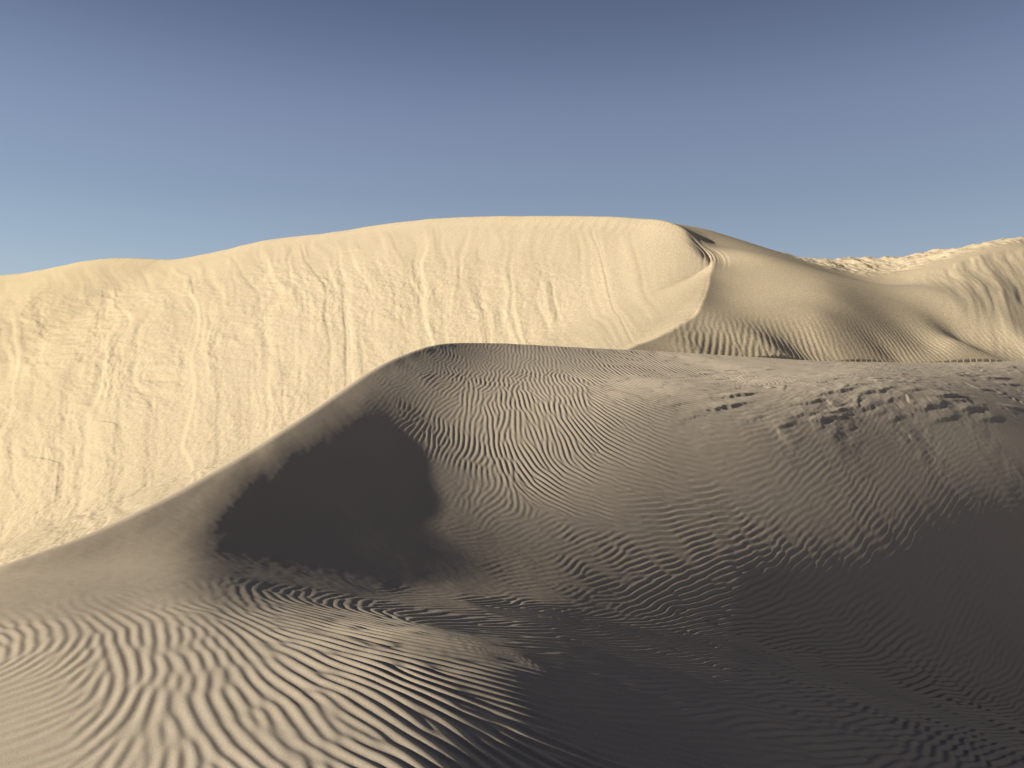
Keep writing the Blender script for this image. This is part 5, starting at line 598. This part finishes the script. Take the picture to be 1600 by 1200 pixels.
# ------------------------------------------------------------------ the great dune behind
crest = smooth_line(CREST + [(2.4, 21.2, 2.1), (1.2, 19.6, 1.2), (-.5, 17.8, -.2), (-3, 16, -2), (-12, 8, -6), (-28, -2, -10)], 6); crest2 = smooth_line(CREST_RIGHT, 6)
guards = []
for x, y, z in CREST[:17:2]:
    guards.append((x - 4, y - 6.5, z - .4)); guards.append((x + 6, y + 10, z - 1.0)); guards.append((x + 20, y + 30, z - 5.0))
for x, y, z in CREST_RIGHT[1:]:
    if x > 22: guards.append((x, y + 9, z + .2))
for x in (5.5, 8, 11, 14, 18): guards.append((x, 20.5 + x * .12, 1.35)); guards.append((x, 16.0, .2))
TP = np.array(list(CREST) + list(WALL) + list(CREST_RIGHT) + guards, float)
soft = np.r_[np.full(len(CREST), .02), np.full(len(WALL), .6), np.full(len(CREST_RIGHT) + len(guards), .3)]
def tps(P):
    d = np.linalg.norm(P[:, None, :2] - P[None, :, :2], axis=2); Kk = np.where(d > 0, d * d * np.log(d + 1e-12), 0)
    n = len(P); M = np.zeros((n + 3, n + 3)); M[:n, :n] = Kk + np.diag(soft); M[:n, n:] = np.c_[np.ones(n), P[:, :2]]; M[n:, :n] = M[:n, n:].T
    return np.linalg.solve(M, np.r_[P[:, 2], 0, 0, 0])
tw = tps(TP)
def tps_at(x, y):
    o = tw[-3] + tw[-2] * x + tw[-1] * y
    for k in range(len(TP)):
        r2 = (x - TP[k, 0]) ** 2 + (y - TP[k, 1]) ** 2 + 1e-12
        o = o + tw[k] * .5 * r2 * np.log(r2)
    return o
repose = .38 + .275 * ss(crest[:-1, 1], 31.0, 35.5)                     # gentler where the brink curls round to the near side
egx, egy = np.meshgrid(np.arange(-112, 30, .5), np.arange(8, 125, .5)); env_grid = fall(crest, egx, egy, repose)[0]
for _ in range(10):                                         # slumping sand leaves no hard creases
    e_ = np.pad(env_grid, 1, mode='edge'); env_grid = (e_[:-2, 1:-1] + e_[2:, 1:-1] + e_[1:-1, :-2] + e_[1:-1, 2:] + 2 * e_[1:-1, 1:-1]) / 6
WH = .4; wgx, wgy = np.meshgrid(np.arange(-110, 70, WH), np.arange(10, 150, WH))
wall_grid = tps_at(wgx, wgy)

WX0, WY0, WHH, WNX, WNY = 2.0, 21.0, .03, 900, 512
def wall_ripples():
    u = np.random.default_rng(11).standard_normal((WNY, WNX)); kx = np.fft.rfftfreq(WNX, WHH)[None, :]; ky = np.fft.fftfreq(WNY, WHH)[:, None]
    K = np.hypot(kx, ky) + 1e-9; KA = np.arctan2(ky, kx); out = 0
    X = WX0 + WHH * np.arange(WNX)[None, :]
    for it in range(2):
        U = np.fft.rfft2(u); v = 0
        for t, c in ((np.radians(75), 6.), (np.radians(90), 11.), (np.radians(105), 17.)):
            dd = (KA - t) % np.pi - np.pi / 2
            H = np.exp(-.5 * ((K - 5.2) / .8) ** 2 - .5 * (dd / .16) ** 2)
            v = v + np.exp(-((X - c) / 4.) ** 2) * np.fft.irfft2(U * H, s=(WNY, WNX)) / math.sqrt((H ** 2).mean())
        v /= v.std(); u = np.tanh(1.3 * v)
    return u
wrip = wall_ripples()

def far_height(x, y):
    W = cubic(wall_grid, -110, 10, WH, x, y)
    sd, hz, s = along(crest, x, y); sd2, hz2, s2 = along(crest2, x, y); s2 = np.arctan2(x - 5.0, y + 5.0) * 42.0; d2 = np.clip(sd2, 0, None)
    # a little wear along the edge
    d = np.clip(sd, 0, None)
    env = np.zeros(x.shape); near = (sd > -.3) & (sd < 2.5)
    if near.any(): env[near] = fall(crest, x[near], y[near], repose)[0]
    e2 = cubic(env_grid, -112, 8, .5, x, y); env = env + (e2 - env) * ss(sd, .4, 2.4)
    slip = np.where(sd > 0, env, hz - .655 * sd) + .05 * fbm(s / 1.6, s * 0, 3, 50) * np.exp(-np.abs(sd) / .6)
    on = ss(slip - W, .25, -.25) * (sd > 0)
    on2 = (sd2 > 0) * ss(x, 16.0, 19.5) * ss(y, 26, 31)
    z = smin(W, slip, .10)
    # texture of the avalanche face, s along the crest, d down the slope
    d = np.clip(sd, 0, None); s = np.arctan2(x - 3.0, y + 9.0) * 56.0       # marks fan out gently down the face
    size = np.clip(np.hypot(x, y) / 45, .6, 1.4)
    ws = s + .9 * noise(s / 3.5, d / 9, 60) + .35 * noise(s / 1.2, d / 3, 61)
    # long tongues: sand sheets with a sharp edge to one side
    t1 = ws / 4.2; c1 = np.floor(t1); f1 = 1 - (t1 - c1); r1 = noise(c1 * 1.73 + .5, c1 * 0 + .37, 62); top1 = 1.0 + 9 * np.abs(noise(c1 * 2.31 + .2, c1 * 0, 63))
    tongue = (ss(f1, 0, .55) * ss(f1, 1.0, .93)) * (.5 + 1.2 * np.abs(r1)) * ss(d, top1, top1 + 4)
    t2 = (s * 1.0 + .5 * noise(s / 2., d / 6, 64) + 13) / 1.55; c2_ = np.floor(t2); f2 = t2 - c2_; r2 = noise(c2_ * 1.13 + .5, np.floor(d / 6 + 3 * noise(c2_ * .77, c2_ * 0, 65)) * .71 + .31, 66)
    top2 = 1.5 + 14 * np.abs(noise(c2_ * 1.91 + .2, c2_ * 0 + .5, 67))
    tongue2 = (ss(f2, 0, .6) * ss(f2, 1.0, .90)) * np.clip(r2, 0, 1) * 1.6 * ss(d, top2, top2 + 2)
    patch = ss(fbm(s / 5.0, d / 6.0, 3, 68), -.35, .35)
    lum = fbm(ws / .75, d / 1.1, 4, 70, .6)
    lump = ss(d, 1.6, 6.5) * (.25 + .75 * patch) * lum
    st = fbm(s / 1.3 + .3 * noise(s / .5, d / .5, 72), d / 2.4, 2, 71) * 4; fr = st - np.floor(st)
    plates = (np.floor(st) + ss(fr, 0, .22)) / 4 * ss(d, 2.5, 8)
    gully = -np.clip(1 - np.abs(noise(ws / 2.6, d / 14, 73)) / .10, 0, 1) * ss(d, .3, 3) * ss(noise(s / 4, d / 12, 74), -.2, .2)
    amp = on * ss(d, 0, .8)
    z = z + amp * (.07 * tongue + .045 * tongue2 + .036 * lump + .026 * plates + .014 * noise(ws / .36, d / 3.5, 69) * ss(d, .2, 2.5) + .024 * noise(ws / .9, d / 8, 68) * ss(d, .2, 2.5) + .025 * gully) * size
    z = z + on * .012 * fbm(x / .25, y / .25, 2, 76) * ss(d, 2, 6)
    # right face: a few facets and flow marks
    ws2 = s2 + .4 * noise(s2 / 2., sd2 / 3, 80)
    fac = ss((ws2 / 2.3) % 1.0, 0, .7) * ss((ws2 / 2.3) % 1.0, 1, .86) * (.6 + .5 * noise(np.floor(ws2 / 2.3) * 1.3, 0 * s2, 81))
    z = z + on2 * ss(sd2, 0, .8) * (.05 * fac * ss(sd2, 7, 3.5) + .09 * np.abs(noise(ws2 / 2.4, sd2 / 10, 83)) * ss(sd2, 9, 3) + .04 * fbm(ws2 / .6, sd2 / 2.6, 3, 82))
    # ripples at the foot of the wall
    wm = ss(x, 4.2, 5.5) * (1 - on) * ss(z, 4.3, 2.6) * ss(y, 34, 32) * (1 - .4 * on2)
    z = z + wm * .008 * linear(wrip, WX0, WY0, WHH, x, y)
    # rough plateau behind the wall, left of the right face
    rm = ss(x, 13, 15) * ss(y, 36.5, 40) * (sd2 < 0) * ss(-sd2, 0.0, 1.0) * ss(x, 32, 28)
    n1 = fbm(x / 1.1 + .3 * noise(x, y, 90), y / 2.4, 3, 91); sn = n1 * 2.5
    z = z + rm * (.12 * (np.floor(sn) + ss(sn - np.floor(sn), 0, .3)) / 2.5 + .05 * fbm(x / .4, y / .8, 2, 92))
    # slump marks at the edge between the two
    em = ss(np.abs(sd), 1.0, .1) * np.exp(-((x - 8.6) / 1.1) ** 2) * np.exp(-((y - 34.6) / 1.5) ** 2)
    z = z - .09 * em * np.clip(fbm(sd / .22, s / 1.5, 2, 95) + .3, 0, 1)
    # valley floor
    floor = np.clip(.37 * (x - 3) + 2.1, -13.0, 2.1) - ss(x, 2, 8) * 6.0
    z = smax(z, floor, .5)
    # it runs in under the near dune
    nb = near_base(x, y); sr, hr, _ = along(ridge, x, y)
    z = np.where(sr > 0, np.minimum(z, nb - .05 - .5 * np.clip(sr, 0, 1.5)), z)
    z = smin(z, hr + .06 + .95 * np.clip(-sr, 0, 50) + 30 * ss(x, 10, 4), .2)
    r = np.hypot(x, y + 0.0); z = z + (-14.5 - z) * ss(r, 122, 210)
    return z

az_far = np.concatenate([np.radians(np.arange(-100, -41, .6)), np.radians(np.arange(-41, 41.001, .065)), np.radians(np.arange(41.6, 100, .6))])
radii = [13.0]
while radii[-1] < 20: radii.append(radii[-1] * 1.01)
while radii[-1] < 112: radii.append(radii[-1] * 1.0016)
while radii[-1] < 230: radii.append(radii[-1] * 1.02)
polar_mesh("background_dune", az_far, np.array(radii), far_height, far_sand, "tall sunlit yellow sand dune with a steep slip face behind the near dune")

# ------------------------------------------------------------------ desert floor out to the horizon
plain_r = np.array([0.1, 60, 120, 200, 400, 900, 2000, 5000, 12000.0])
def plain_height(x, y):
    r = np.hypot(x, y); return -15.0 - 2.5 * ss(r, 150, 30) + 6 * noise(x / 300, y / 300, 99) * ss(r, 300, 1200)
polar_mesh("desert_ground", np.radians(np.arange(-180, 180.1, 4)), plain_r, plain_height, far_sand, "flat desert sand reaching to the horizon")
